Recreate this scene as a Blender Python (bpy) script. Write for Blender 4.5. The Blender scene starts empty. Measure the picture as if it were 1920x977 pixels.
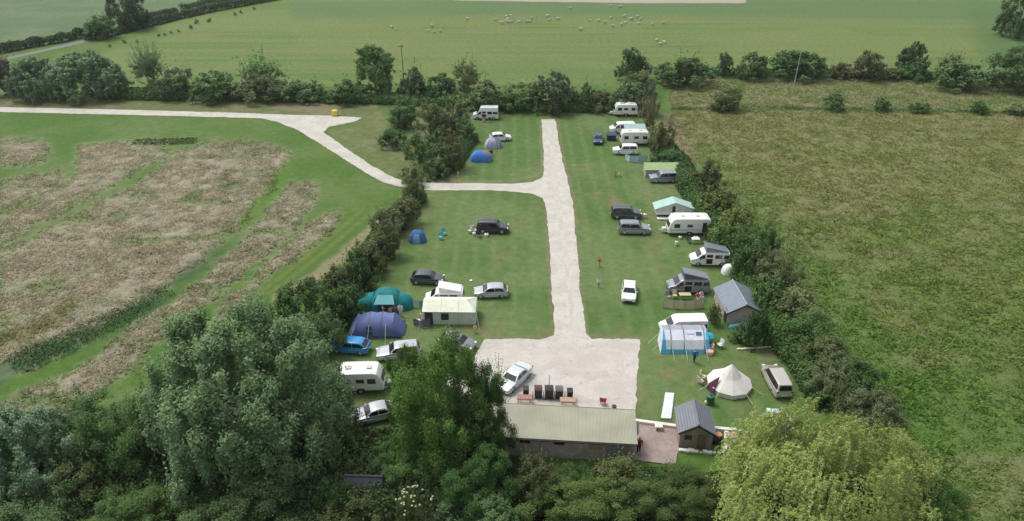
import bpy, bmesh, math, random
import numpy as np
from mathutils import Vector, Matrix, noise as mnoise
from mathutils.geometry import tessellate_polygon
R = math.radians
random.seed(7); RNG = np.random.default_rng(7)
SC = bpy.context.scene
COL = SC.collection

# ------------------------------------------------------------------ camera, sky, sun, exposure
FPX, TH, HC = 1350.0, R(28.99), 46.0
cd = bpy.data.cameras.new('camera'); cam = bpy.data.objects.new('camera', cd); COL.objects.link(cam)
cam.location = (0, 0, HC); cam.rotation_euler = (R(90) - TH, 0, 0)
cd.sensor_width = 36; cd.lens = 36 * FPX / 1920; cd.clip_start = 0.5; cd.clip_end = 8000
SC.camera = cam
SUN_EL, SUN_AZ = R(60), R(-50)          # azimuth measured from +Y (away from the camera) towards +X
W = bpy.data.worlds.new('World'); SC.world = W; W.use_nodes = True
nt = W.node_tree; bg = nt.nodes['Background']
sky = nt.nodes.new('ShaderNodeTexSky'); sky.sky_type = 'NISHITA'; sky.sun_disc = False
sky.sun_elevation = SUN_EL; sky.sun_rotation = SUN_AZ; sky.dust_density = 4.0; sky.air_density = 1.2; sky.ozone_density = 1.0
hs = nt.nodes.new('ShaderNodeHueSaturation'); hs.inputs['Saturation'].default_value = 0.35
nt.links.new(sky.outputs[0], hs.inputs['Color']); nt.links.new(hs.outputs[0], bg.inputs[0])
bg.inputs[1].default_value = 0.15
sl = bpy.data.lights.new('sun', 'SUN'); sl.energy = 1.6; sl.angle = R(20); sl.color = (1, 0.965, 0.91)
so = bpy.data.objects.new('sun', sl); COL.objects.link(so)
sd = Vector((math.sin(SUN_AZ) * math.cos(SUN_EL), math.cos(SUN_AZ) * math.cos(SUN_EL), math.sin(SUN_EL)))
so.rotation_euler = sd.to_track_quat('Z', 'Y').to_euler()
SC.view_settings.view_transform = 'Standard'; SC.view_settings.look = 'None'
SC.view_settings.exposure = 0.2; SC.view_settings.gamma = 1.0
try: SC.view_settings.use_curve_mapping = False
except Exception: pass
SC.cycles.max_bounces = 5; SC.cycles.diffuse_bounces = 3; SC.cycles.transparent_max_bounces = 4

# ------------------------------------------------------------------ photo pixel <-> place
CX, CY = 960.0, 488.5
def G(px, py, z=0.0):
    u, v = px - CX, py - CY
    dy = FPX * math.cos(TH) - v * math.sin(TH); dz = -FPX * math.sin(TH) - v * math.cos(TH)
    t = (z - HC) / dz
    return Vector((u * t, dy * t, z))
def PX(x, y, z=0.0):
    zz = z - HC
    dep = y * math.cos(TH) - zz * math.sin(TH); up = y * math.sin(TH) + zz * math.cos(TH)
    return CX + FPX * x / dep, CY - FPX * up / dep
def scale_at(py, z=0.0):
    v = py - CY
    return FPX / ((HC - z) / (math.sin(TH) + v / FPX * math.cos(TH)))
def lin(r, g, b):
    f = lambda c: (c / 255 / 12.92) if c / 255 <= 0.04045 else ((c / 255 + 0.055) / 1.055) ** 2.4
    return (f(r), f(g), f(b))

# ------------------------------------------------------------------ materials
MC = {}
def mat(name, col=(.5, .5, .5), rough=.6, metal=0.0, var=0.12, scale=3.0, bump=0.0, bscale=20.0, coat=0.0, spec=0.5, kind=None):
    if name in MC: return MC[name]
    m = bpy.data.materials.new(name); m.use_nodes = True; MC[name] = m
    n, l = m.node_tree.nodes, m.node_tree.links; b = n['Principled BSDF']
    b.inputs['Roughness'].default_value = rough; b.inputs['Metallic'].default_value = metal
    b.inputs['Coat Weight'].default_value = coat; b.inputs['Coat Roughness'].default_value = .05
    b.inputs['Specular IOR Level'].default_value = spec
    tc = n.new('ShaderNodeTexCoord'); nz = n.new('ShaderNodeTexNoise'); nz.inputs['Scale'].default_value = scale; nz.inputs['Detail'].default_value = 6
    l.new(tc.outputs['Object'], nz.inputs['Vector'])
    mr = n.new('ShaderNodeMapRange'); mr.inputs[1].default_value = .3; mr.inputs[2].default_value = .7
    mr.inputs[3].default_value = 1 - var; mr.inputs[4].default_value = 1 + var
    l.new(nz.outputs[0], mr.inputs[0])
    vm = n.new('ShaderNodeVectorMath'); vm.operation = 'SCALE'; vm.inputs[0].default_value = col[:3]
    l.new(mr.outputs[0], vm.inputs['Scale']); l.new(vm.outputs[0], b.inputs['Base Color'])
    if kind == 'ribbed':      # profiled metal sheet: ribs along local y
        wv = n.new('ShaderNodeTexWave'); wv.bands_direction = 'X'; wv.inputs['Scale'].default_value = bscale
        l.new(tc.outputs['Object'], wv.inputs['Vector'])
        bp = n.new('ShaderNodeBump'); bp.inputs['Strength'].default_value = bump; bp.inputs['Distance'].default_value = .04
        l.new(wv.outputs[0], bp.inputs['Height']); l.new(bp.outputs[0], b.inputs['Normal'])
    elif bump:
        n2 = n.new('ShaderNodeTexNoise'); n2.inputs['Scale'].default_value = bscale; n2.inputs['Detail'].default_value = 8
        l.new(tc.outputs['Object'], n2.inputs['Vector'])
        bp = n.new('ShaderNodeBump'); bp.inputs['Strength'].default_value = bump; bp.inputs['Distance'].default_value = .05
        l.new(n2.outputs[0], bp.inputs['Height']); l.new(bp.outputs[0], b.inputs['Normal'])
    if kind == 'brick':
        bt = n.new('ShaderNodeTexBrick'); bt.inputs['Scale'].default_value = bscale
        bt.inputs['Color1'].default_value = (*col, 1); bt.inputs['Color2'].default_value = (col[0] * .7, col[1] * .68, col[2] * .7, 1)
        bt.inputs['Mortar'].default_value = (.32, .30, .28, 1)
        mp = n.new('ShaderNodeMapping'); l.new(tc.outputs['Object'], mp.inputs[0]); l.new(mp.outputs[0], bt.inputs['Vector'])
        mp.inputs['Rotation'].default_value = (R(90) if scale < 0 else 0, 0, 0)
        mx = n.new('ShaderNodeVectorMath'); mx.operation = 'SCALE'; l.new(bt.outputs[0], mx.inputs[0]); l.new(mr.outputs[0], mx.inputs['Scale'])
        l.new(mx.outputs[0], b.inputs['Base Color'])
    return m
def paint(name, col, metal=0.0):
    return mat('paint_' + name, col, .28, metal, .05, 2.0, coat=.8)
def fabric(name, col):
    return mat('fabric_' + name, col, .8, 0, .1, 1.5, .25, 3.0, spec=.25)

def leaf_material(name, base, tip, trans=.22):
    m = bpy.data.materials.new(name); m.use_nodes = True
    n, l = m.node_tree.nodes, m.node_tree.links
    out = n['Material Output']; n.remove(n['Principled BSDF'])
    oi = n.new('ShaderNodeObjectInfo'); at = n.new('ShaderNodeAttribute'); at.attribute_name = 'lv'
    mix = n.new('ShaderNodeMix'); mix.data_type = 'RGBA'; mix.inputs[6].default_value = (*base, 1); mix.inputs[7].default_value = (*tip, 1)
    l.new(at.outputs['Fac'], mix.inputs[0])
    mu = n.new('ShaderNodeMix'); mu.data_type = 'RGBA'; mu.blend_type = 'MULTIPLY'; mu.inputs[0].default_value = 1
    l.new(mix.outputs[2], mu.inputs[6]); l.new(oi.outputs['Color'], mu.inputs[7])
    d = n.new('ShaderNodeBsdfPrincipled'); d.inputs['Roughness'].default_value = .65; d.inputs['Specular IOR Level'].default_value = .25
    t = n.new('ShaderNodeBsdfTranslucent'); ms = n.new('ShaderNodeMixShader'); ms.inputs[0].default_value = trans
    l.new(mu.outputs[2], d.inputs['Base Color']); l.new(mu.outputs[2], t.inputs['Color'])
    l.new(d.outputs[0], ms.inputs[1]); l.new(t.outputs[0], ms.inputs[2]); l.new(ms.outputs[0], out.inputs[0])
    return m
def vcol_material(name, amount=.35, scale=1.2, bump=.0, fine=9.0, trans=0.0):
    m = bpy.data.materials.new(name); m.use_nodes = True
    n, l = m.node_tree.nodes, m.node_tree.links; b = n['Principled BSDF']
    b.inputs['Roughness'].default_value = .85; b.inputs['Specular IOR Level'].default_value = .15
    at = n.new('ShaderNodeAttribute'); at.attribute_name = 'Col'; tc = n.new('ShaderNodeTexCoord')
    a = n.new('ShaderNodeTexNoise'); a.inputs['Scale'].default_value = scale; a.inputs['Detail'].default_value = 8; a.inputs['Roughness'].default_value = .7
    c = n.new('ShaderNodeTexNoise'); c.inputs['Scale'].default_value = fine; c.inputs['Detail'].default_value = 4; c.inputs['Roughness'].default_value = .7
    l.new(tc.outputs['Object'], a.inputs['Vector']); l.new(tc.outputs['Object'], c.inputs['Vector'])
    ad = n.new('ShaderNodeMath'); ad.operation = 'ADD'; l.new(a.outputs[0], ad.inputs[0]); l.new(c.outputs[0], ad.inputs[1])
    mr = n.new('ShaderNodeMapRange'); mr.inputs[1].default_value = .7; mr.inputs[2].default_value = 1.3; mr.inputs[3].default_value = 1 - amount; mr.inputs[4].default_value = 1 + amount
    l.new(ad.outputs[0], mr.inputs[0])
    vm = n.new('ShaderNodeVectorMath'); vm.operation = 'SCALE'; l.new(at.outputs['Color'], vm.inputs[0]); l.new(mr.outputs[0], vm.inputs['Scale'])
    l.new(vm.outputs[0], b.inputs['Base Color'])
    if bump:
        bp = n.new('ShaderNodeBump'); bp.inputs['Strength'].default_value = bump; bp.inputs['Distance'].default_value = .12
        l.new(ad.outputs[0], bp.inputs['Height']); l.new(bp.outputs[0], b.inputs['Normal'])
    if trans:
        t = n.new('ShaderNodeBsdfTranslucent'); l.new(vm.outputs[0], t.inputs['Color']); ms = n.new('ShaderNodeMixShader'); ms.inputs[0].default_value = trans
        l.new(b.outputs[0], ms.inputs[1]); l.new(t.outputs[0], ms.inputs[2]); l.new(ms.outputs[0], n['Material Output'].inputs[0])
    return m

# ------------------------------------------------------------------ objects
def tag(o, label=None, cat=None, group=None, kind=None):
    if label: o['label'] = label
    if cat: o['category'] = cat
    if group: o['group'] = group
    if kind: o['kind'] = kind
    return o
def thing(name, label, cat, loc=(0, 0, 0), rz=0.0, group=None):
    o = bpy.data.objects.new(name, None); COL.objects.link(o)
    o.empty_display_size = .3; o.location = loc; o.rotation_euler = (0, 0, rz)
    return tag(o, label, cat, group)
def np_mesh(name, V, F, smooth=False, attr=None, col=None):
    """V (n,3), F (m,k)"""
    me = bpy.data.meshes.new(name); n, (mf, k) = len(V), F.shape
    me.vertices.add(n); me.vertices.foreach_set('co', np.ascontiguousarray(V, np.float32).ravel())
    me.loops.add(mf * k); me.loops.foreach_set('vertex_index', np.ascontiguousarray(F, np.int32).ravel())
    me.polygons.add(mf); me.polygons.foreach_set('loop_start', np.arange(0, mf * k, k, dtype=np.int32))
    me.polygons.foreach_set('loop_total', np.full(mf, k, np.int32))
    if smooth: me.polygons.foreach_set('use_smooth', np.ones(mf, bool))
    if attr is not None:
        a = me.attributes.new('lv', 'FLOAT', 'POINT'); a.data.foreach_set('value', np.ascontiguousarray(attr, np.float32))
    if col is not None:
        a = me.attributes.new('Col', 'FLOAT_COLOR', 'POINT')
        c4 = np.ones((n, 4), np.float32); c4[:, :3] = col; a.data.foreach_set('color', c4.ravel())
    me.update(calc_edges=True); return me
def link(name, me, parent=None, loc=None):
    o = bpy.data.objects.new(name, me); COL.objects.link(o)
    if parent is not None: o.parent = parent
    if loc is not None: o.location = loc
    return o
def V3(*a): return Vector(a)

class MB:
    def __init__(s): s.v = []; s.f = []; s.mi = []; s.cm = 0
    def add(s, vs, fs):
        b = len(s.v); s.v += [tuple(p) for p in vs]
        for f in fs: s.f.append([i + b for i in f]); s.mi.append(s.cm)
        return s
    def box(s, c, d, rz=0.0, rx=0.0, ry=0.0, top=1.0):
        m = Matrix.Rotation(rz, 3, 'Z') @ Matrix.Rotation(ry, 3, 'Y') @ Matrix.Rotation(rx, 3, 'X')
        vs = []
        for z in (-.5, .5):
            k = top if z > 0 else 1
            for x, y in ((-.5, -.5), (.5, -.5), (.5, .5), (-.5, .5)):
                vs.append(Vector(c) + m @ Vector((x * d[0] * k, y * d[1] * k, z * d[2])))
        return s.add(vs, [(3, 2, 1, 0), (4, 5, 6, 7), (0, 1, 5, 4), (1, 2, 6, 5), (2, 3, 7, 6), (3, 0, 4, 7)])
    def tube(s, pts, rad, n=7, caps=True):
        pts = [Vector(p) for p in pts]
        if not hasattr(rad, '__len__'): rad = [rad] * len(pts)
        vs = []
        for i, p in enumerate(pts):
            t = (pts[min(i + 1, len(pts) - 1)] - pts[max(i - 1, 0)]).normalized()
            a = t.cross(Vector((0, 0, 1)))
            if a.length < .05: a = t.cross(Vector((1, 0, 0)))
            a.normalize(); b = t.cross(a)
            for k in range(n):
                g = 2 * math.pi * k / n; vs.append(p + (a * math.cos(g) + b * math.sin(g)) * rad[i])
        fs = []
        for i in range(len(pts) - 1):
            for k in range(n):
                fs.append((i * n + k, i * n + (k + 1) % n, (i + 1) * n + (k + 1) % n, (i + 1) * n + k))
        if caps: fs += [tuple(range(n))[::-1], tuple((len(pts) - 1) * n + k for k in range(n))]
        return s.add(vs, fs)
    def lathe(s, prof, n=14, c=(0, 0, 0), sy=1.0):
        vs = [(c[0] + r * math.cos(2 * math.pi * k / n), c[1] + sy * r * math.sin(2 * math.pi * k / n), c[2] + z) for r, z in prof for k in range(n)]
        fs = [(i * n + k, i * n + (k + 1) % n, (i + 1) * n + (k + 1) % n, (i + 1) * n + k) for i in range(len(prof) - 1) for k in range(n)]
        fs += [tuple(range(n))[::-1], tuple((len(prof) - 1) * n + k for k in range(n))]
        return s.add(vs, fs)
    def slab(s, quad, t=.012):
        q = [Vector(p) for p in quad]; nn = Vector((0, 0, 0))
        for i in range(len(q)): nn += q[i].cross(q[(i + 1) % len(q)])
        nn.normalize(); k = len(q)
        vs = [p - nn * t for p in q] + [p + nn * t for p in q]
        fs = [tuple(range(k))[::-1], tuple(range(k, 2 * k))] + [(i, (i + 1) % k, k + (i + 1) % k, k + i) for i in range(k)]
        return s.add(vs, fs)
    def slices(s, rings):
        k = len(rings[0]); vs = [p for r in rings for p in r]; fs = []
        for i in range(len(rings) - 1):
            for j in range(k):
                fs.append((i * k + j, (i + 1) * k + j, (i + 1) * k + (j + 1) % k, i * k + (j + 1) % k))
        b = len(s.v); s.add(vs, fs)
        for off, rev in ((0, False), ((len(rings) - 1) * k, True)):
            tri = tessellate_polygon([[Vector(p) for p in (rings[0] if off == 0 else rings[-1])]])
            for t in tri:
                t = tuple(b + off + q for q in t); s.f.append(list(t)); s.mi.append(s.cm)
        return s
    def build(s, name, m, parent=None, smooth=0, bevel=0.0, mats=None):
        me = bpy.data.meshes.new(name); me.from_pydata(s.v, [], s.f); me.update()
        bm = bmesh.new(); bm.from_mesh(me)
        bmesh.ops.recalc_face_normals(bm, faces=bm.faces)
        if bevel:
            ed = [e for e in bm.edges if e.is_manifold and e.calc_face_angle(0) > .5]
            bmesh.ops.bevel(bm, geom=ed, offset=bevel, segments=2, affect='EDGES', clamp_overlap=True)
        bm.to_mesh(me); bm.free()
        me.materials.append(m)
        if smooth:
            me.polygons.foreach_set('use_smooth', np.ones(len(me.polygons), bool)); me.set_sharp_from_angle(angle=R(smooth))
        return link(name, me, parent)

# ------------------------------------------------------------------ value noise for numpy
_T = np.random.default_rng(3).random((256, 256))
def vnoise(x, y, sd=0):
    x = np.asarray(x, float) + sd * 17.31; y = np.asarray(y, float) + sd * 9.17
    xi, yi = np.floor(x).astype(int), np.floor(y).astype(int); fx, fy = x - xi, y - yi
    fx = fx * fx * (3 - 2 * fx); fy = fy * fy * (3 - 2 * fy)
    a = _T[xi & 255, yi & 255]; b = _T[(xi + 1) & 255, yi & 255]; c = _T[xi & 255, (yi + 1) & 255]; d = _T[(xi + 1) & 255, (yi + 1) & 255]
    return (a * (1 - fx) + b * fx) * (1 - fy) + (c * (1 - fx) + d * fx) * fy
def fbm(x, y, sd=0, o=4):
    s = 0; a = 1; t = 0
    for k in range(o): s = s + a * vnoise(x * 2 ** k, y * 2 ** k, sd + k * 3); t += a; a *= .55
    return s / t
def sdist(px, py, poly):
    """signed distance (pixels, + inside) to a polygon"""
    P = np.array(poly, float); n = len(P); d = np.full(px.shape, 1e9); ins = np.zeros(px.shape, bool)
    for i in range(n):
        a, b = P[i], P[(i + 1) % n]; ab = b - a; L = (ab ** 2).sum() + 1e-9
        t = np.clip(((px - a[0]) * ab[0] + (py - a[1]) * ab[1]) / L, 0, 1)
        d = np.minimum(d, np.hypot(px - a[0] - t * ab[0], py - a[1] - t * ab[1]))
        c = ((a[1] > py) != (b[1] > py)) & (px < (b[0] - a[0]) * (py - a[1]) / (b[1] - a[1] + 1e-12) + a[0]); ins ^= c
    return np.where(ins, d, -d)
def pdist(px, py, line):
    d = np.full(px.shape, 1e9); P = np.array(line, float)
    for i in range(len(P) - 1):
        a, b = P[i], P[i + 1]; ab = b - a; t = np.clip(((px - a[0]) * ab[0] + (py - a[1]) * ab[1]) / ((ab ** 2).sum() + 1e-9), 0, 1)
        d = np.minimum(d, np.hypot(px - a[0] - t * ab[0], py - a[1] - t * ab[1]))
    return d
def sst(x, a, b):
    t = np.clip((x - a) / (b - a), 0, 1); return t * t * (3 - 2 * t)

# ------------------------------------------------------------------ the land: regions outlined on the ground
STRAW = [
 [(0,262),(85,268),(95,290),(60,305),(0,312)],
 [(0,345),(110,325),(115,345),(50,375),(0,392)],
 [(150,275),(300,270),(312,290),(200,350),(60,420),(0,455),(0,405),(100,365),(150,330)],
 [(330,288),(400,268),(500,270),(540,290),(515,345),(470,385),(455,420),(400,465),(370,500),(300,545),(230,600),(160,650),(60,690),(0,710),(0,480),(140,410),(260,350)],
 [(545,345),(590,350),(585,390),(520,460),(440,530),(380,570),(300,640),(200,720),(140,790),(0,830),(0,745),(150,690),(240,630),(330,562),(430,478),(500,405)],
 [(635,400),(620,425),(560,478),(480,550),(400,615),(340,660),(400,590),(520,475),(600,412)]]
CAMP = [(905,200),(1225,195),(1262,290),(1330,400),(1430,560),(1530,730),(1545,800),(1400,810),(1180,860),(930,850),(620,860),(560,700),(690,510),(780,375),(870,240)]
SHEEPF = [(560,-60),(1880,-60),(1905,90),(1850,143),(1500,140),(1230,140),(1150,160),(700,160),(230,165),(180,110),(250,72)]
NWF = [(-700,-60),(470,-60),(480,-2),(330,25),(170,68),(0,96),(-700,190)]
MEADOW = [(1262,205),(2600,215),(3600,1200),(1500,1200),(1560,800),(1470,600),(1330,390),(1240,250)]
STRIP = [(1235,140),(1870,150),(2600,180),(2600,210),(1262,203)]
def land_color(px, py, x, y):
    n1 = fbm(x / 9, y / 9, 1); n2 = fbm(x / 2.2, y / 2.2, 2); n3 = fbm(x / 30, y / 30, 5, 3); n4 = fbm(x / .8, y / .8, 8, 2)
    C = np.zeros(px.shape + (3,)); rough = np.zeros(px.shape); straw = np.zeros(px.shape)
    def lay(col, m, c2=None, t=None):
        c = np.array(col)
        if c2 is not None: c = c * (1 - t[..., None]) + np.array(c2) * t[..., None]
        C[:] = C * (1 - m[..., None]) + c * m[..., None]
    one = np.ones(px.shape)
    lay((.072, .142, .026), one, (.108, .165, .046), sst(n1, .35, .7))                 # lush left field
    wob = (n2 - .5) * 22 + (n1 - .5) * 18
    w = wob * np.clip(py / 500, .12, 1.2)
    lay((.135, .182, .052), sst(sdist(px, py, SHEEPF) + w, -3, 3), (.105, .165, .042), sst(n3, .4, .6))
    band = sst(fbm(x / 60, y / 7, 12, 3), .45, .65) * sst(py, 170, 40)
    lay((.16, .185, .078), band * .55 * sst(sdist(px, py, SHEEPF), -3, 3))
    ml = sst(fbm(x / 90, y / 2.6, 77, 2), .44, .58); lay((.155, .195, .066), ml * .45 * sst(sdist(px, py, SHEEPF), -3, 3))
    lay((.093, .16, .06), sst(pdist(px, py, [(560,20),(900,12),(1400,14),(1900,22)]), 26, 6) * .8 * (py < 60))
    lay((.105, .165, .048), sst(pdist(px, py, [(900,140),(1000,125),(1140,150)]), 30, 5) * .6)
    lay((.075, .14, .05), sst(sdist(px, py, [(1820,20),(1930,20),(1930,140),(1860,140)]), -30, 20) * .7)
    lay((.09, .155, .066), sst(sdist(px, py, NWF) + w, -3, 3), (.125, .17, .083), sst(n1, .4, .7))
    # verge between the access track and the trees
    lay((.12, .15, .055), sst(sdist(px, py, [(-900,176),(700,178),(720,222),(490,214),(-900,200)]), -4, 4), (.19, .175, .10), sst(n2, .5, .68))
    lay((.20, .17, .105), sst(sdist(px, py, [(510,190),(600,188),(640,205),(560,212),(505,206)]) + w, -2, 5) * .8)
    # rough grass between track and scrub
    lay((.115, .15, .05), sst(sdist(px, py, [(610,245),(680,225),(900,210),(840,340),(760,338),(680,300)]), -6, 8), (.16, .17, .08), sst(n2, .45, .65))
    # rough meadow on the right
    mm = sst(sdist(px, py, MEADOW) + w * .4, -6, 6)
    up = sst(py, 520, 230)
    lay((.122, .160, .046), mm, (.182, .180, .082), np.clip(up * .9 + (n1 - .5) * 1.0, 0, 1))
    lay((.165, .145, .065), mm * sst(n1 * .6 + n2 * .4, .50, .72) * .35)
    lay((.07, .11, .03), mm * sst(1 - n2, .5, .85) * .35)
    lay((.088, .148, .035), mm * sst(py, 520, 760) * .75)
    lay((.085, .16, .035), mm * sst(pdist(px, py, [(1330,330),(1400,420),(1500,470),(1620,640),(1720,800)]) + wob, 75, 10) * .6)
    lay((.19, .175, .095), mm * sst(fbm(x / 12, y / 4, 21), .48, .72) * .45)
    sm = sst(sdist(px, py, STRIP) + w, -4, 4)
    lay((.15, .175, .07), sm, (.20, .185, .11), sst(n2, .45, .65))
    lay((.055, .085, .03), sst(pdist(px, py, [(1262,205),(1500,204),(1750,208),(2000,216)]) + w * .3, 5, 1) * .8)
    lay((.21, .17, .12), sst(pdist(px, py, [(1250,228),(1275,262),(1292,300)]) + w, 22, 4) * .75)
    rough = np.clip(mm + sm * .7, 0, 1)
    # dry straw-coloured grass, left
    for p in STRAW:
        s_ = sst(sdist(px, py, p) + w * 1.3, -14, 9); straw = np.maximum(straw, s_)
    straw = straw * (1 - .6 * sst(fbm(x / 6, y / 3.2, 31), .6, .75))
    lay((.285, .26, .185), straw, (.235, .225, .15), sst(n2, .35, .68))
    dk = sst(pdist(px, py, [(0,700),(130,640),(240,600),(320,545),(400,485),(470,430)]) + w, 24, 4) * sst(py, 430, 500)
    dk = dk * sst(fbm(x / 4, y / 4, 71), .3, .55); lay((.045, .095, .035), dk * .8); straw = straw * (1 - dk)
    lay((.085, .17, .024), sst(pdist(px, py, [(455,420),(500,370),(540,320)]) + w, 18, 4) * .7)
    lay((.125, .135, .04), sst(pdist(px, py, [(0,640),(60,625),(130,575)]) + w, 24, 6) * .7)
    lay((.26, .22, .13), sst(pdist(px, py, [(765,372),(700,430),(640,480),(590,520),(520,560)]) + w * .5, 14, 3) * .8)
    for off in (0, 22):
        lay((.15, .18, .045), sst(pdist(px, py, [(700 - off,395),(640 - off,445),(560 - off,510),(500 - off,555)]), 6, 1) * .6)
    # mown camping field
    cm = sst(sdist(px, py, CAMP) + w * .3, -4, 6)
    lay((.082, .150, .038), cm, (.122, .178, .062), np.clip(sst(n1, .38, .66), 0, 1))
    stripe = .5 + .5 * np.sin(x * 2 * math.pi / 2.6 + n1 * 2)
    lay((.14, .195, .075), cm * sst(stripe, .5, 1) * .45)
    lay((.165, .165, .075), cm * sst(fbm(x / 3, y / 4.5, 41), .58, .74) * .4)
    for ln, wd in (([(800,385),(750,450),(700,530),(660,580)], 9), ([(770,395),(735,450),(712,500)], 5)):
        lay((.17, .16, .07), cm * sst(pdist(px, py, ln) + w * .3, wd, 1) * .6)
    for (a, b, r_) in ((1255,358,26), (1240,500,20), (1150,380,24), (840,335,36), (1255,700,34), (700,760,30), (910,625,20), (1350,455,18), (1500,690,20), (1445,665,30)):
        lay((.19, .16, .095), cm * sst(np.hypot(px - a, (py - b) * 1.9) + wob, r_, 2) * .75)
    lay((.24, .20, .13), sst(pdist(px, py, [(1014,226),(1017,325),(960,341),(800,339)]) + w * .4, 4, 0) * .45)
    for ln in ([(1045,226),(1056,300),(1070,345),(1078,400),(1092,560),(1100,630),(1203,634),(1198,760)], [(1024,380),(1034,560),(1040,630),(905,634)]):
        lay((.20, .165, .11), sst(pdist(px, py, ln) + w * .35, 7, 0) * .6)
    # dark soil and undergrowth below the near trees
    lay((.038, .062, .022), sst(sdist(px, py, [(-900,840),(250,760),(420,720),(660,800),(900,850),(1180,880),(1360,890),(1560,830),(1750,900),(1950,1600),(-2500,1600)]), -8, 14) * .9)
    return C, rough * (1 - cm), straw * (1 - cm)

xs = np.concatenate([[-4000, -2000, -1000, -600, -400], np.arange(-290, -70, 1.1), np.arange(-70, 70, .36), np.arange(70, 290, 1.1), [400, 600, 1000, 2000, 4000]])
ys = np.concatenate([[-300, -50, 0, 15], np.arange(24, 112, .36), np.arange(112, 330, .9), [345, 370, 400, 500, 700, 1200, 2500, 5000]])
X, Y = np.meshgrid(xs, ys); 
dep = np.maximum(Y * math.cos(TH) + HC * math.sin(TH), 5)
PXg = CX + FPX * X / dep; PYg = CY - FPX * (Y * math.sin(TH) - HC * math.cos(TH)) / dep
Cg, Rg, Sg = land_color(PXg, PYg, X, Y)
Zg = (np.clip(fbm(X / 1.6, Y / 1.6, 51) - .35, 0, 1) * .55) * np.maximum(Rg * .8, Sg) * ((Y > 24) & (Y < 300))
nx, ny = len(xs), len(ys)
ii = np.arange(nx * ny).reshape(ny, nx)
Fg = np.stack([ii[:-1, :-1], ii[:-1, 1:], ii[1:, 1:], ii[1:, :-1]], -1).reshape(-1, 4)
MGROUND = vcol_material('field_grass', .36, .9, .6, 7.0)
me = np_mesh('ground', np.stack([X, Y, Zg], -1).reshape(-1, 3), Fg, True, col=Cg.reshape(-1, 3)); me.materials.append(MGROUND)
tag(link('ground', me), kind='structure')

# gravel roads, the car park, paving ---------------------------------------------------
def subdiv_px(poly, step=1.2, jit=.25, z=0.0, seed=0):
    P = [G(*p) for p in poly]; out = []
    for i in range(len(P)):
        a, b = P[i], P[(i + 1) % len(P)]; n = max(1, min(160, int((b - a).length / step)))
        for k in range(n):
            q = a.lerp(b, k / n)
            hf = Vector((vnoise(q.x * 2.1, q.y * 2.1, seed) - .5, vnoise(q.x * 2.1, q.y * 2.1, seed + 3) - .5, 0)) * jit * .8; q = q + hf
            d = Vector((fbm(q.x / 2.2, q.y / 2.2, seed, 4) - .5, fbm(q.x / 2.2, q.y / 2.2, seed + 7, 4) - .5, 0)) * jit * 2.4
            out.append(Vector((q.x + d.x, q.y + d.y, z)))
    return out
def sheet(name, poly, m, z, step=.6, jit=.3, seed=0, label=None, thick=.0):
    P = subdiv_px(poly, step, jit, z, seed); tri = tessellate_polygon([P])
    vs = [tuple(p) for p in P]; fs = [list(t) for t in tri]
    if thick:
        k = len(P); vs += [(p.x, p.y, z - thick) for p in P]; fs += [[i, (i + 1) % k, k + (i + 1) % k, k + i] for i in range(k)]
    me = bpy.data.meshes.new(name); me.from_pydata(vs, [], fs)
    bm = bmesh.new(); bm.from_mesh(me); bmesh.ops.recalc_face_normals(bm, faces=bm.faces)
    if sum(f.normal.z for f in bm.faces) < 0: bmesh.ops.reverse_faces(bm, faces=bm.faces)
    bm.to_mesh(me); bm.free(); me.materials.append(m)
    return tag(link(name, me), kind='structure')
def gravel_mat(name, c1, c2, c3):
    m = bpy.data.materials.new(name); m.use_nodes = True; n, l = m.node_tree.nodes, m.node_tree.links; b = n['Principled BSDF']; b.inputs['Roughness'].default_value = .9
    tc = n.new('ShaderNodeTexCoord')
    def nz(s, d=6, r=.6):
        q = n.new('ShaderNodeTexNoise'); q.inputs['Scale'].default_value = s; q.inputs['Detail'].default_value = d; q.inputs['Roughness'].default_value = r
        l.new(tc.outputs['Object'], q.inputs['Vector']); return q
    a = nz(.35); f = nz(6, 8, .75); g = nz(1.4, 8, .7)
    r1 = n.new('ShaderNodeMapRange'); r1.inputs[1].default_value = .42; r1.inputs[2].default_value = .58; l.new(a.outputs[0], r1.inputs[0])
    m1 = n.new('ShaderNodeMix'); m1.data_type = 'RGBA'; m1.inputs[6].default_value = (*c1, 1); m1.inputs[7].default_value = (*c2, 1); l.new(r1.outputs[0], m1.inputs[0])
    r2 = n.new('ShaderNodeMapRange'); r2.inputs[1].default_value = .56; r2.inputs[2].default_value = .72; l.new(g.outputs[0], r2.inputs[0])
    m2 = n.new('ShaderNodeMix'); m2.data_type = 'RGBA'; m2.inputs[7].default_value = (*c3, 1); l.new(m1.outputs[2], m2.inputs[6]); l.new(r2.outputs[0], m2.inputs[0])
    r3 = n.new('ShaderNodeMapRange'); r3.inputs[1].default_value = .3; r3.inputs[2].default_value = .7; r3.inputs[3].default_value = .84; r3.inputs[4].default_value = 1.14; l.new(f.outputs[0], r3.inputs[0])
    vm = n.new('ShaderNodeVectorMath'); vm.operation = 'SCALE'; l.new(m2.outputs[2], vm.inputs[0]); l.new(r3.outputs[0], vm.inputs['Scale']); l.new(vm.outputs[0], b.inputs['Base Color'])
    bp = n.new('ShaderNodeBump'); bp.inputs['Strength'].default_value = .5; bp.inputs['Distance'].default_value = .03; l.new(f.outputs[0], bp.inputs['Height']); l.new(bp.outputs[0], b.inputs['Normal'])
    return m
GR = gravel_mat('pale_gravel', (.53, .50, .46), (.455, .425, .385), (.33, .295, .245))
GRW = gravel_mat('white_gravel', (.53, .505, .455), (.46, .435, .38), (.34, .305, .25))
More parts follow.
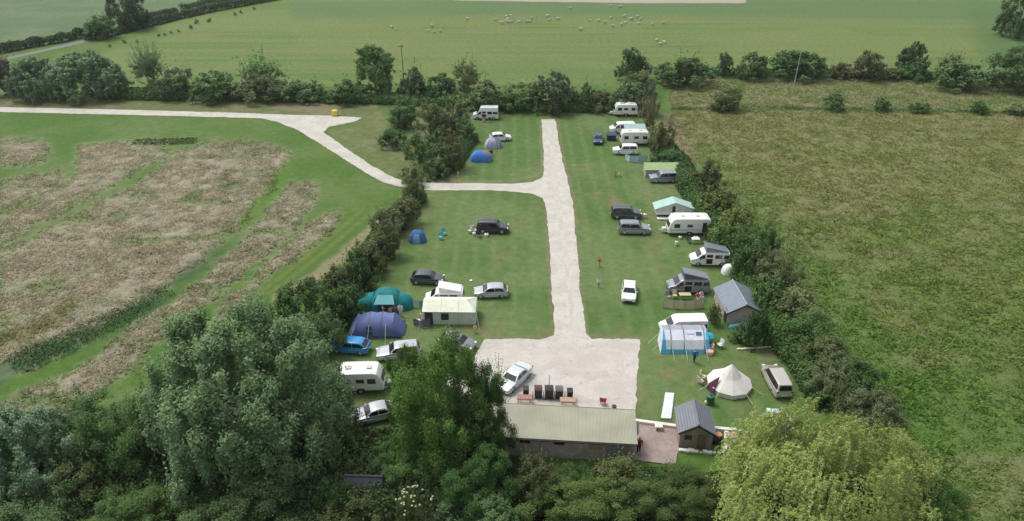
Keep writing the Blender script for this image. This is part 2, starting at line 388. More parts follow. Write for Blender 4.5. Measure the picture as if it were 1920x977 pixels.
ROAD = [(1015,224),(1019,280),(1020,320),(1017,333),(1000,341),(960,345),(900,344),(800,343),(770,341),(745,336),(700,313),(650,279),(606,248),(618,238),(665,228),(678,221),(620,217),(560,216),(420,211),(200,205),(0,201),(-500,196),(-500,206),(0,210),(300,217),(490,222),(522,229),(560,245),(600,270),(650,301),(685,324),(720,342),(745,349),(770,354),(800,357),(900,357),(960,359),(1000,364),(1018,372),(1025,390),(1029,450),(1036,560),(1040,612),(1037,630),(1015,638),(1110,638),(1100,626),(1097,610),(1090,560),(1080,450),(1073,380),(1066,345),(1054,300),(1047,260),(1041,224)]
sheet('gravel_road', ROAD, GRW, .03, .25, .17, 3)
sheet('car_park', [(908,637),(1020,636),(1120,636),(1200,636),(1197,690),(1193,768),(1050,757),(870,742),(830,720),(880,690),(896,660)], GR, .036, .25, .2, 5)
sheet('farm_track', [(850,-4),(1400,-2),(1398,6),(1180,6),(850,1)], mat('dry_earth', (.34, .29, .24), .95), .03, 3, .6, 9)
sheet('lane', [(-300,178),(30,104),(150,77),(215,58),(330,29),(440,4),(500,-12),(520,-12),(455,5),(335,34),(220,63),(152,82),(36,107),(-300,186)], mat('old_asphalt', (.17, .17, .165), .9), .03, 3, .1, 9)
WR = gravel_mat('worn_gravel', (.46, .43, .385), (.52, .49, .445), (.35, .31, .26))
sheet('road_wear', [(1026,230),(1032,300),(1042,380),(1058,480),(1067,560),(1076,625),(1082,625),(1076,560),(1066,480),(1051,380),(1040,300),(1034,230)], WR, .040, .5, .3, 12)
sheet('yard_wear', [(930,655),(1060,648),(1180,665),(1170,700),(1040,690),(960,712),(915,690)], WR, .044, .5, .9, 13)
sheet('yard_wear', [(1090,720),(1170,712),(1186,745),(1120,752),(1075,735)], WR, .044, .5, .7, 14)
PAVE = mat('concrete_paving', (.50, .46, .42), .85, 0, .14, 1.2, .3, 12)
sheet('pavement', [(862,736),(960,747),(1186,768),(1186,800),(940,790),(862,780)], PAVE, .12, .8, .03, 1, thick=.12)
PATIO = mat('patio_brick', (.36, .27, .235), .9, 0, .16, .9, kind='brick', bscale=3.2)
sheet('patio', [(1183,790),(1272,801),(1272,842),(1266,874),(1180,862)], PATIO, .10, .8, .03, 1, thick=.1)
sheet('patio_east', [(1362,807),(1420,812),(1420,846),(1358,842)], PATIO, .08, .8, .03, 1, thick=.1)
wm = mat('river_water', (.018, .022, .010), .12, 0, .1, .4, .25, 1.4)
sheet('river', [(-900,1060),(300,1010),(700,985),(950,957),(1250,950),(1450,962),(1700,1010),(2300,1100),(3000,1500),(-2500,1500)], wm, .02, 1, .3, 4)

# thin summer haze over the whole place
hz = MB(); hz.box((0, 1450, 59), (5000, 3900, 120)); hm = bpy.data.materials.new('haze_air'); hm.use_nodes = True
hn = hm.node_tree; hn.nodes.remove(hn.nodes['Principled BSDF']); pv = hn.nodes.new('ShaderNodeVolumePrincipled')
pv.inputs['Color'].default_value = (.80, .86, .93, 1); pv.inputs['Density'].default_value = .00014; pv.inputs['Anisotropy'].default_value = .3
hn.links.new(pv.outputs[0], hn.nodes['Material Output'].inputs['Volume'])
tag(hz.build('haze', hm), kind='stuff')

# ------------------------------------------------------------------ vegetation
def cards(P, N, S, rng, aspect=.6, lv=None):
    """one small four-cornered leaf spray per point"""
    n = len(P); N = N / (np.linalg.norm(N, axis=1, keepdims=True) + 1e-9)
    r = rng.normal(size=(n, 3)); T = np.cross(N, r); T /= np.linalg.norm(T, axis=1, keepdims=True) + 1e-9
    B = np.cross(N, T); a = (S * .5)[:, None]; b = a * aspect
    V = np.stack([P - T * a, P - B * b + N * a * .15, P + T * a, P + B * b + N * a * .15], 1).reshape(-1, 3)
    F = np.arange(4 * n).reshape(n, 4)
    return V, F, np.repeat(lv if lv is not None else rng.random(n), 4)
def unitdir(n, rng, zmin=-1.0):
    d = rng.normal(size=(n * 3 + 20, 3)); d /= np.linalg.norm(d, axis=1, keepdims=True); d = d[d[:, 2] > zmin][:n]
    while len(d) < n: d = np.concatenate([d, d])[:n]
    return d
def crown(kind, n, seed):
    rng = np.random.default_rng(seed)
    if kind == 'weep':
        tips = unitdir(150, rng, -.3); tips /= (np.abs(tips) ** 2.7).sum(1, keepdims=True) ** (1 / 2.7); tr = rng.uniform(.70, 1.06, 150); per = n // (150 * 40)
        Ps, Ns, Ss, Ls = [], [], [], []
        for q in range(150):
            tip = tips[q] * tr[q] * np.array([.44, .44, .46]) + [0, 0, .5]; tip[2] = max(tip[2], .26); hd = np.array([tips[q][0], tips[q][1], 0]); hd /= np.linalg.norm(hd) + 1e-6; base = rng.random() * .35
            for k in range(per):
                m = 40; t = np.sort(rng.random(m)); side = np.array([-hd[1], hd[0], 0]) * rng.normal(0, .042); st = tip + side - hd * rng.random() * .07 + [0, 0, rng.normal(0, .012)]
                ln = rng.uniform(.12, .40); o_ = hd * rng.uniform(.01, .06) + side * .4
                p = st[None] + np.outer(t, o_) ; p[:, 2] += .03 * np.sin(t * 3) - ln * t ** 1.5; p += rng.normal(size=(m, 3)) * .0035
                Ps.append(p); Ns.append(rng.normal(size=(m, 3)) * .8 + [hd[0], hd[1], .7]); Ss.append(np.full(m, .0145)); Ls.append(np.clip(base + rng.random() * .4 + rng.random(m) * .25, 0, 1))
        P, N, S, L = map(np.concatenate, (Ps, Ns, Ss, Ls)); P[:, 2] = np.maximum(P[:, 2], .01); asp = .35
    else:
        big, small = {'bush': (11, 60), 'dome': (14, 130), 'tall': (12, 90), 'airy': (8, 60), 'willow': (17, 170), 'wide': (12, 70), 'scrub': (16, 60)}[kind]
        D = unitdir(big, rng, -.45 if kind != 'tall' else -.7); rad = rng.uniform(.17, .27, big)
        if kind == 'airy': rad *= .72
        C = D * (.5 - rad[:, None] * .8) * np.array([1, 1, .98]) * rng.uniform(.75, 1.05, big)[:, None]
        if kind == 'scrub': C *= np.array([1.1, 1.1, .8])
        if kind in ('willow', 'dome'):
            big = 32 if kind == 'willow' else 18; D = unitdir(big * 3, rng, -.3)
            keep = [0]                                                  # spread the limbs' lobes apart
            while len(keep) < big:
                dmin = np.array([min(1 - D[j] @ D[k] for k in keep) for j in range(len(D))]); keep.append(int(np.argmax(dmin * rng.uniform(.5, 1, len(D)))))
            D = D[keep]; rad = rng.uniform(.10, .155, big); C = D * (.5 - rad[:, None]) * rng.uniform(.9, 1.06, big)[:, None]
        C = np.concatenate([C, [[0, 0, -.03]]]); rad = np.append(rad, .27 if kind in ('willow', 'dome') else .26 if kind != 'airy' else .2)
        # twig clumps sit on the limbs' lobes
        ci = rng.choice(len(C), small * 2, p=np.append(rad[:-1] ** 2, rad[-1] ** 2 * .5) / (np.append(rad[:-1] ** 2, rad[-1] ** 2 * .5)).sum()); d = unitdir(small * 2, rng, -.5)
        Q = C[ci] + d * rad[ci][:, None] * rng.uniform(.75, 1.08, small * 2)[:, None]; qr = rng.uniform(.035, .085, small * 2) * {'bush': 1.12, 'scrub': 1.12, 'willow': .72, 'dome': .85}.get(kind, 1)
        qi = rng.choice(len(Q), n, p=qr ** 2 / (qr ** 2).sum()); e = unitdir(n, rng); e *= np.abs(rng.normal(.75, .28, n))[:, None]
        P = Q[qi] + e * qr[qi][:, None] * np.array([1, 1, .8]); N = e * .6 + d[qi] * .7 + rng.normal(size=(n, 3)) * .65; N[:, 2] += .35
        if kind == 'willow':      # drooping streaks below each clump
            k = rng.random(n) < .6; P[k, 2] -= np.abs(rng.normal(0, .07, k.sum())); P[k, :2] = Q[qi][k, :2] + (P[k, :2] - Q[qi][k, :2]) * .6
        if kind in ('airy', 'scrub', 'bush'):   # sprigs that break the outline
            k = rng.random(n) < (.25 if kind == 'airy' else .05); s_ = rng.random(k.sum()) ** 1.5 * (.16 if kind == 'airy' else .09)
            dd = d[qi][k] + [0, 0, .6]; P[k] = Q[qi][k] + dd * (qr[qi][k] + s_)[:, None] + rng.normal(size=(k.sum(), 3)) * .008
        S = rng.uniform(.6, 1.3, n) * .64 / math.sqrt(n / 60.0); S *= {'airy': .7, 'willow': 1.45}.get(kind, .9)
        L = np.clip(rng.random(len(C))[ci][qi] * .4 + rng.random(len(Q))[qi] * .35 + rng.random(n) * .3, 0, 1); asp = .62 if kind != 'willow' else .4
    lo, hi = np.percentile(P, .4, 0), np.percentile(P, 99.6, 0)
    P = (P - (lo + hi) / 2) / (hi - lo); P[:, 2] += .5
    if kind in ('tall',): P[:, 2] = .16 + P[:, 2] * .84
    P[:, 2] = np.maximum(P[:, 2], .012 + .02 * rng.random(len(P)))
    V, F, lv = cards(P, N, S, rng, asp, L)
    return np_mesh('crown_' + kind, V, F, attr=lv)
def trunk(seed, top=.62):
    rr = random.Random(seed); m = MB()
    base = Vector((0, 0, 0)); pts = [base]; p = base.copy()
    for i in range(5):
        p = p + Vector((rr.uniform(-.03, .03), rr.uniform(-.03, .03), top / 5)); pts.append(p)
    m.tube(pts, [.036, .028, .023, .018, .012, .006], 7)
    for k in range(7):
        q = pts[1 + k % 4]; a = rr.uniform(0, 6.28); ln = rr.uniform(.18, .34)
        e = q + Vector((math.cos(a) * ln, math.sin(a) * ln, rr.uniform(.08, .26))); md = q.lerp(e, .5) + Vector((0, 0, -.03))
        m.tube([q, md, e], [.014, .010, .003], 5)
    return m
LEAF = {
 'green': leaf_material('leaf_green', (.050, .088, .030), (.120, .185, .062)),
 'silver': leaf_material('leaf_silver', (.115, .165, .095), (.235, .300, .190)),
 'yellow': leaf_material('leaf_yellow', (.135, .18, .050), (.34, .40, .155)),
 'brown': leaf_material('leaf_brown', (.090, .108, .050), (.175, .188, .102), .12),
 'dark': leaf_material('leaf_dark', (.028, .046, .018), (.070, .104, .040), .14),
 'olive': leaf_material('leaf_olive', (.075, .092, .036), (.165, .180, .078)),
}
BARK = mat('bark', (.13, .105, .08), .95, 0, .25, 6, .5, 12)
PROTO = {}
def proto(kind, lod, var, leaf):
    k = (kind, lod, var, leaf)
    if k not in PROTO:
        base = PROTO.get((kind, lod, var))
        if base is None: base = PROTO[(kind, lod, var)] = crown(kind, {0: 2200, 1: 6500, 2: 20000, 3: 70000, 4: 140000}[lod], hash((kind, lod, var)) % 1 + 11 * lod + var * 101 + sum(map(ord, kind)))
        me = base.copy(); me.materials.append(LEAF[leaf]); PROTO[k] = me
    return PROTO[k]
TRUNKS = []
for q in range(3):
    o_ = trunk(q).build('trunk', BARK); TRUNKS.append(o_.data); bpy.data.objects.remove(o_)
CNT = [0]
def plant(kind, leaf, box, label, tint=(1, 1, 1), cat='shrub', name='hedgerow_shrub', group=None, dr=1.0, lod=None, hmin=.5, hmax=1.9, z0=0.0):
    shr = .90 if (box[2] - box[0]) > 200 else .85; x0, y0, x1, y1 = box; cx, cy = (x0 + x1) / 2, (y0 + y1) / 2; al = TH + math.atan((cy - CY) / FPX); z = 2.0
    for _ in range(5):
        s = scale_at(cy, z); w = (x1 - x0) / s * shr; ext = (y1 - y0) / s * (shr + .04)
        h = math.sqrt(max(ext ** 2 - (w * dr * math.sin(al)) ** 2, .01)) / math.cos(al); h = min(max(h, hmin * w * min(1, dr + .2)), hmax * w); z = h / 2
    g = G(cx, cy + (1 - shr) * (y1 - y0) * .35, z); CNT[0] += 1; i = CNT[0]
    if lod is None:
        a = (x1 - x0) * (y1 - y0); lod = 0 if a < 1800 else 1 if a < 9000 else 2 if a < 26000 else 3
    t = thing(name, label, cat, (g.x, g.y, z0), 0, group)
    c = link('crown' if cat == 'tree' else 'foliage', proto(kind, lod, i % 3 if lod < 3 else i % 2, leaf), t); c.scale = (w, w * dr, h)
    if i % 2 and kind not in ('weep',): c.scale.x *= -1
    rr = random.Random(i); k = rr.uniform(.86, 1.14); k *= 1.75; c.color = (tint[0] * k, tint[1] * k, tint[2] * k * rr.uniform(.9, 1.1), 1)
    b = link('trunk' if cat == 'tree' else 'stem', TRUNKS[i % 3], t); q = min(w, h); b.scale = (q, q, h)
    return t
def hedge(name, line, wid, hgt, leaf, label, n, tint=(1, 1, 1), cat='hedge', seed=0, group=None, kind=None, z0=0, size=.28, rag=1):
    rng = np.random.default_rng(seed + 77); P0 = [G(*p) for p in line]; L = [0]
    for a, b in zip(P0[:-1], P0[1:]): L.append(L[-1] + (b - a).length)
    t = rng.random(n) * L[-1]; A = np.array([(p.x, p.y) for p in P0]); x = np.interp(t, L, A[:, 0]); y = np.interp(t, L, A[:, 1])
    e = .5; dx = np.interp(t + e, L, A[:, 0]) - np.interp(t - e, L, A[:, 0]); dy = np.interp(t + e, L, A[:, 1]) - np.interp(t - e, L, A[:, 1]); q = np.hypot(dx, dy) + 1e-6
    nx_, ny_ = -dy / q, dx / q; f = .62 + .75 * fbm(t / (wid * 1.1), t * 0 + seed, seed, 3); f = f ** min(rag, 2); g = rng.random(n) * math.pi; 
    if rag > 1:
        kp = f > .62 + .5 * rng.random(n); t, x, y, dx, dy, nx_, ny_, f, g = [q_[kp] for q_ in (t, x, y, dx, dy, nx_, ny_, f, g)]; n = len(t)
    r = rng.uniform(.75 if rag == 1 else .1, 1.05, n); off = np.cos(g) * r * wid / 2 * (.7 + .5 * f); z = np.sin(g) ** .6 * r * hgt * f
    P = np.stack([x + nx_ * off, y + ny_ * off, z + z0], 1) + rng.normal(size=(n, 3)) * .06; P[:, 2] = np.maximum(P[:, 2], z0 + .03)
    N = np.stack([nx_ * np.cos(g), ny_ * np.cos(g), np.sin(g)], 1) + rng.normal(size=(n, 3)) * .6
    V, F, lv = cards(P, N, rng.uniform(.6, 1.3, n) * size, rng, .65, np.clip(fbm(t / 1.2, off, 3 + seed) * .8 + .4 * rng.random(n) - .1, 0, 1))
    o = P0[0].copy(); V = V - np.array([[o.x, o.y, 0]])
    me = np_mesh(name, V, F, attr=lv); me.materials.append(LEAF[leaf]); ob = link(name, me, None, (o.x, o.y, 0)); ob.color = tuple(q_ * 1.3 for q_ in tint) + (1,)
    return tag(ob, label, cat, group, kind) if kind is None else tag(ob, kind=kind)

# tufts of tall grass (nobody could count them) ------------------------------------------
def tufts(name, n, box, mode, hgt, wid, seed, dens_near=True):
    rng = np.random.default_rng(seed); x = rng.uniform(box[0], box[1], n); y = box[2] + (box[3] - box[2]) * rng.random(n) ** (1.5 if dens_near else 1)
    px = CX + FPX * x / (y * math.cos(TH) + HC * math.sin(TH)); py = CY - FPX * (y * math.sin(TH) - HC * math.cos(TH)) / (y * math.cos(TH) + HC * math.sin(TH))
    C, rg, st = land_color(px, py, x, y); m = {'straw': st, 'rough': rg}[mode]
    k = (m > .25 + .5 * rng.random(n)) & (px > -200) & (px < 2120) & (py < 1150) & (fbm(x / 1.1, y / 1.1, 61) + rng.normal(size=n) * .2 > (.36 if mode == 'rough' else .28))
    x, y, C = x[k], y[k], C[k]; n = len(x); sc = .55 + .9 * fbm(x / 3, y / 3, 62) * rng.uniform(.6, 1.3, n); V = []; cc = []
    bright = rng.uniform(.82, 1.25, n)[:, None]; C = C * bright * (np.array([1.66, 1.78, 1.5]) if mode == 'rough' else np.array([1.80, 1.76, 1.74]))
    for j in range(3):
        a = rng.random(n) * 2 * math.pi; lean = rng.normal(size=(n, 2)) * hgt * .9; w = wid * sc * .5; h = hgt * sc * rng.uniform(.7, 1.2, n)
        ox, oy = rng.normal(size=n) * wid * .3, rng.normal(size=n) * wid * .3; bx, by = x + ox, y + oy; z0 = np.zeros(n)
        A = np.stack([bx - np.cos(a) * w, by - np.sin(a) * w, z0], 1); B = np.stack([bx + np.cos(a) * w, by + np.sin(a) * w, z0], 1)
        T = np.stack([bx + lean[:, 0] + np.cos(a) * w * .5, by + lean[:, 1] + np.sin(a) * w * .5, h], 1); T2 = np.stack([bx + lean[:, 0] - np.cos(a) * w * .6, by + lean[:, 1] - np.sin(a) * w * .6, h * .86], 1)
        V.append(np.stack([A, B, T, T2], 1)); cj = np.repeat(C[:, None, :], 4, 1); cc.append(cj)
    V = np.stack(V, 1).reshape(-1, 3); cc = np.stack(cc, 1).reshape(-1, 3); F = np.arange(len(V)).reshape(-1, 4)
    me = np_mesh(name, V, F, col=cc); me.materials.append(MTUFT); tag(link(name, me), kind='stuff')
MTUFT = vcol_material('tuft_blades', .2, .6, 0, 5, trans=.4)
tufts('dry_grass', 330000, (-125, 0, 38, 170), 'straw', .24, .19, 5)
tufts('meadow_grass', 380000, (0, 150, 24, 190), 'rough', .24, .22, 6)

# -- hedges beside the lane, top left
hedge('hedge', [(-40,108),(60,88),(120,78),(170,66),(205,58)], 2.2, 2.4, 'dark', 'dark clipped hedge on the far side of the lane at the upper left edge', 9000, (1.25,1.35,1.3), seed=1, size=.5)
hedge('hedge', [(265,42),(330,26)], 2.4, 2.2, 'dark', 'short dark hedge right of the big dark tree across the lane', 4000, (1.2,1.35,1.2), seed=2, size=.5)
hedge('hedge', [(342,22),(400,10),(470,-3),(500,-12)], 2.4, 2.4, 'dark', 'far hedge running off the top of the picture beyond the lane', 5000, (1.2,1.35,1.2), seed=3, size=.5)
hedge('hedge', [(160,75),(215,66),(260,54),(330,37),(400,21),(500,3),(560,-8)], 2.4, 2.2, 'green', 'long grey green clipped hedge on the near side of the lane', 16000, (.62,.68,.72), seed=4, size=.5)
for k_, (x_, y_, s_) in enumerate([(232,80,10),(256,79,9),(205,87,8),(297,67,8),(308,66,8),(320,62,7),(334,59,7),(357,53,11),(367,43,12),(391,40,11),(440,28,9),(451,24,9),(476,17,8)]):
    plant('airy', 'dark', (x_ - s_*.42, y_ - s_*.8, x_ + s_/2, y_ + 1), 'small dark sapling in the row along the lane side of the sheep pasture', (1.9,2.4,1.8), 'sapling', 'sapling', 'saplings along the pasture edge')
# -- top edge trees
plant('dome', 'dark', (196,-45,274,52), 'large dark tree standing over the lane, at the upper left', (1.1,1.15,1.2), 'tree', 'field_tree', dr=.9, lod=2)
plant('bush', 'green', (156,22,218,72), 'round mid green tree left of the large dark one by the lane', (.75,.85,.8), 'tree', 'field_tree', lod=1)
plant('dome', 'dark', (1878,-55,1965,66), 'dark tree cut by the upper right corner', (1.25,1.3,1.2), 'tree', 'field_tree', lod=2)
plant('dome', 'dark', (1852,82,1990,172), 'big dark green tree at the right edge above the ditch', (1.25,1.35,1.1), 'tree', 'field_tree', lod=2)
S_ = [ # kind, leaf, box, label, tint, cat, opts  : the far tree line, left to right
 ('scrub','brown',(-30,98,42,176),'purplish brown thicket at the left edge beside the silver willow',(.62,.55,.6),'shrub'),
 ('willow','silver',(12,102,125,184),'smaller silver willow, leftmost of the pair above the white track',(.58,.68,.58),'tree'),
 ('willow','silver',(82,92,240,184),'broad silver green willow, right of the pair above the white track',(.62,.70,.56),'tree'),
 ('bush','dark',(185,138,250,184),'low dark bush tucked against the right side of the broad silver willow',(1.2,1.3,1.1),'shrub'),
 ('airy','silver',(238,70,330,172),'thin wispy grey green tree with sky-thin top in the far tree line',(.60,.66,.56),'tree'),
 ('bush','dark',(286,120,362,184),'dark rounded shrub under the wispy tree',(1.4,1.4,1.4),'shrub'),
 ('dome','dark',(350,126,452,188),'dark dome shaped bush in the far tree line, right of the wispy tree',(1.5,1.7,1.3),'shrub'),
 ('airy','green',(442,84,542,168),'light airy tree with pale leaves rising from the low hedge',(1.25,1.35,1.3),'tree'),
 ('scrub','olive',(430,140,545,184),'low tangled shrub beneath the light airy tree',(.7,.75,.8),'shrub'),
 ('scrub','dark',(520,142,615,190),'dark low hedge shrub right of the light airy tree',(1.6,1.7,1.5),'shrub'),
 ('bush','dark',(600,146,700,190),'dark low hedge shrub left of the tall leaning tree',(1.5,1.7,1.5),'shrub'),
 ('tall','green',(658,80,745,182),'tall leaning green tree with ragged top, left of the thin dark pole',(.85,.95,.85),'tree'),
 ('bush','yellow',(688,126,740,184),'yellow green bush at the foot of the tall leaning tree',(.42,.45,.5),'shrub'),
 ('bush','dark',(738,118,815,186),'blue green dark shrub behind the thin dark pole',(1.3,1.5,1.6),'shrub'),
 ('dome','green',(790,135,862,188),'bluish green shrub between the thin pole and the airy tree',(.55,.72,.78),'shrub'),
 ('airy','olive',(842,100,908,168),'sparse olive tree with thin crown above the white motorhome',(.9,1.0,.9),'tree'),
 ('bush','dark',(862,142,968,206),'dark bush right behind the white motorhome',(1.6,1.6,1.4),'shrub'),
 ('bush','dark',(925,148,1010,206),'dark bush between the motorhome and the big round bush',(1.7,1.8,1.4),'shrub'),
 ('dome','olive',(988,128,1088,208),'big rounded bush at the head of the straight gravel road',(.62,.72,.72),'shrub'),
 ('bush','dark',(1075,148,1122,206),'narrow dark bush just right of the big round bush',(1.4,1.5,1.5),'shrub'),
 ('scrub','olive',(1088,160,1162,208),'ragged olive shrub left of the highest caravan',(.75,.82,.8),'shrub'),
 ('bush','dark',(1142,145,1225,206),'bluish dark bush behind the highest caravan',(1.5,1.6,1.7),'shrub'),
 ('dome','green',(1150,84,1215,150),'dark green tree at the corner where the far hedge meets the pasture',(.6,.72,.66),'tree'),
 ('scrub','olive',(1178,98,1226,150),'grey olive bush right against the dark corner tree',(.7,.75,.9),'shrub'),
 ('scrub','olive',(1165,125,1232,176),'pale mottled bush below the corner tree',(.8,.95,.9),'shrub'),
 ('bush','brown',(1190,140,1242,215),'grey green bush above the pinkish dead looking one',(.7,.8,.8),'shrub'),
 ('airy','brown',(1193,160,1238,246),'pinkish brown bare looking bush right beside the highest caravan',(1.05,.9,.9),'shrub'),
 ('scrub','brown',(1218,215,1268,290),'brownish bush at the edge of the meadow beside the upper caravans',(1.0,.92,.8),'shrub'),
 ('scrub','olive',(1195,235,1245,268),'small olive bush touching the tow hitch of the upper caravan',(.8,.95,.8),'shrub'),
 ('scrub','green',(1225,118,1352,146),'low rough hedge between the corner tree and the first narrow tree',(.75,.78,.8),'shrub'),
 ('bush','dark',(1262,108,1294,140),'small dark round bush in the low rough far hedge',(1.4,1.7,1.4),'shrub'),
 ('tall','dark',(1344,95,1376,143),'narrow dark tree in the far right hedge',(1.3,1.6,1.5),'tree'),
 ('dome','dark',(1377,95,1445,148),'dark grey green bush right of the narrow tree',(1.5,1.45,1.6),'shrub'),
 ('wide','dark',(1436,88,1560,148),'widest dark bush mass behind the pale wooden pole',(1.3,1.55,1.35),'shrub'),
 ('scrub','olive',(1552,112,1606,147),'low brownish hedge shrub right of the widest dark bush',(.7,.65,.7),'shrub'),
 ('dome','olive',(1598,92,1662,150),'rounded brownish green tree in the far right hedge',(.72,.68,.7),'tree'),
 ('scrub','olive',(1650,124,1692,150),'small low shrub between two round trees of the far right hedge',(.7,.7,.75),'shrub'),
 ('dome','dark',(1680,73,1746,140),'tallest dark round tree of the far right hedge',(.95,1.1,.95),'tree'),
 ('scrub','green',(1684,110,1748,151),'mid green scrub under the tallest dark round tree',(.6,.75,.65),'shrub'),
 ('airy','brown',(1764,90,1812,146),'pinkish brown bush near the right end of the far hedge',(.85,.72,.75),'shrub'),
 ('scrub','dark',(1740,128,1860,152),'low dark hedge run leading to the big dark tree at the right edge',(1.4,1.6,1.5),'shrub'),
 ('bush','olive',(1328,160,1394,208),'rounded olive bush on the ditch line, largest in the right hand strip',(.75,.82,.6),'shrub'),
 ('scrub','dark',(1544,170,1587,208),'small dark bush on the ditch, second from the left',(1.5,1.7,1.5),'shrub'),
 ('scrub','green',(1637,180,1672,209),'small green bush on the ditch, third from the left',(.75,.8,.75),'shrub'),
 ('scrub','green',(1698,187,1746,211),'twin topped low bush on the ditch, fourth from the left',(.75,.8,.75),'shrub'),
 ('bush','green',(1817,187,1856,214),'small round bush on the ditch below the big dark tree',(.7,.8,.7),'shrub'),
 ('scrub','olive',(1884,190,1925,216),'pale low bush on the ditch at the right edge',(.9,1.0,.9),'shrub'),
 # scrub between the white track and the camping field
 ('bush','dark',(724,178,786,240),'dark green rounded shrub behind the end of the gravel spur',(1.4,1.6,1.5),'shrub'),
 ('bush','olive',(772,182,850,262),'large light olive bush left of the upper lawn',(.78,.88,.72),'shrub'),
 ('scrub','brown',(826,184,884,250),'pinkish olive bush nearest to the white motorhome',(.85,.86,.75),'shrub'),
 ('bush','dark',(852,215,898,265),'dark bush at the upper left corner of the lawn',(1.5,1.6,1.4),'shrub'),
 ('scrub','green',(704,234,768,276),'low bramble mound beside a pale earth patch',(.62,.72,.68),'shrub'),
 ('scrub','green',(752,238,830,310),'grey green bramble thicket above the track bend',(.75,.85,.78),'shrub'),
 ('bush','olive',(800,245,872,318),'olive bush bordering the upper lawn beside the blue dome tent',(.62,.72,.65),'shrub'),
 ('scrub','dark',(788,288,846,334),'dark low bush just above the track where it enters the field',(1.6,1.7,1.6),'shrub'),
 ('scrub','brown',(742,305,800,348),'brownish scrub on the inside of the track bend',(.85,.95,.72),'shrub'),
 ('scrub','olive',(752,328,800,384),'olive bush overhanging the track where it enters the field',(.62,.7,.62),'shrub'),
 # left hedgerow from the track down to the tents
 ('bush','olive',(722,362,792,425),'olive hedge bush just below the track entrance',(.68,.72,.66),'shrub'),
 ('scrub','brown',(690,380,762,445),'brownish green hedge bush left of the small blue tent',(.74,.84,.66),'shrub'),
 ('bush','olive',(690,410,755,485),'dark olive hedge bush nearest to the small blue tent',(.58,.66,.6),'shrub'),
 ('scrub','olive',(648,438,730,515),'grey olive hedge bush below left of the small blue tent',(.62,.7,.72),'shrub'),
 ('bush','green',(630,458,712,545),'dark green hedge bush halfway between the small blue tent and teal tent',(.55,.68,.6),'shrub'),
 ('scrub','olive',(592,485,680,565),'ragged hedge bush left of the dark hatchback',(.6,.7,.68),'shrub'),
 ('bush','green',(608,520,690,610),'green hedge bush beside the teal tent',(.5,.62,.52),'shrub'),
 ('dome','green',(504,508,640,632),'large rounded dark green thicket left of the teal tent',(.62,.76,.62),'shrub'),
 ('bush','dark',(545,560,655,665),'dark thicket below the person in the white top',(1.5,1.7,1.5),'shrub'),
 # right hedgerow
 ('scrub','green',(1212,276,1292,316),'low bluish green bramble behind the mint windbreak',(.5,.66,.62),'shrub'),
 ('bush','olive',(1292,290,1368,362),'olive bush right of the green roofed trailer tent',(.68,.74,.68),'shrub'),
 ('scrub','olive',(1304,338,1392,412),'olive bush right of the mint roofed folding camper',(.78,.86,.70),'shrub'),
 ('bush','olive',(1340,375,1422,455),'yellowish olive bush right of the longest caravan',(.92,1.0,.75),'shrub'),
 ('scrub','dark',(1322,408,1392,480),'dark hedge bush close to the rear of the longest caravan',(1.7,1.9,1.5),'shrub'),
 ('bush','green',(1366,398,1468,488),'light green topped bush right of the white pop-top van',(.85,.92,.75),'shrub'),
 ('scrub','green',(1368,440,1448,528),'deep green bush beside the small white pod tent',(.6,.75,.6),'shrub'),
 ('scrub','brown',(1400,455,1512,548),'greyish brown topped bush behind the blue roofed shed',(.76,.84,.70),'shrub'),
 ('scrub','dark',(1408,500,1480,598),'dark bush just behind the blue roofed shed',(1.6,1.8,1.5),'shrub'),
 ('bush','brown',(1440,525,1540,610),'brown tinged bush lower right of the blue roofed shed',(.72,.80,.62),'shrub'),
 ('bush','green',(1448,568,1580,668),'mixed green bush above the small white sign',(.72,.82,.72),'shrub'),
 ('scrub','olive',(1495,612,1622,712),'olive green bush right of the silver people carrier',(.62,.72,.6),'shrub'),
 ('scrub','brown',(1505,662,1612,752),'brownish dark bush nearest to the silver people carrier',(.62,.70,.54),'shrub'),
 ('bush','green',(1560,660,1680,765),'deep green bush above the yellow green sapling',(.55,.66,.52),'shrub'),
 ('scrub','brown',(1572,706,1705,822),'brown dark tangled bush, lowest of the right hedgerow',(.60,.66,.52),'shrub'),
 ('airy','yellow',(1548,702,1598,772),'bright yellow green sapling in the lower right hedgerow',(.52,.58,.55),'shrub'),
 ('bush','green',(1362,598,1428,645),'low green shrub in front of the blue roofed shed',(.62,.74,.6),'shrub'),
 ('scrub','olive',(1326,556,1356,612),'weedy brown green clump left of the blue roofed shed',(.8,.85,.75),'shrub'),
 ('scrub','green',(1395,565,1450,650),'dark green scrub right of the blue roofed shed',(.45,.6,.5),'shrub'),
]
for kd, lf, bx_, lb, tn, ct in S_:
    plant(kd, lf, bx_, lb, tn, ct, 'hedgerow_tree' if ct == 'tree' else 'hedgerow_shrub', dr=.8 if (bx_[2]-bx_[0]) > 1.7*(bx_[3]-bx_[1]) else 1.0)
hedge('bramble', [(1222,260),(1275,318),(1310,385),(1350,450),(1405,530),(1455,620),(1510,690),(1560,770)], 3.4, 2.0, 'green', 'continuous bramble growing along and under the right hedgerow', 60000, (.78,.92,.70), 'bramble', 11, size=.32)
hedge('bramble', [(880,262),(845,318),(800,332)], 3, 1.2, 'green', 'low bramble along the left edge of the upper lawn', 6000, (.62,.72,.6), 'bramble', 12, size=.3)
hedge('bramble', [(782,372),(735,430),(690,490),(655,545),(635,600)], 2.8, 1.9, 'green', 'bramble under the left hedgerow above the teal tent', 34000, (.78,.92,.70), 'bramble', 13, size=.32)
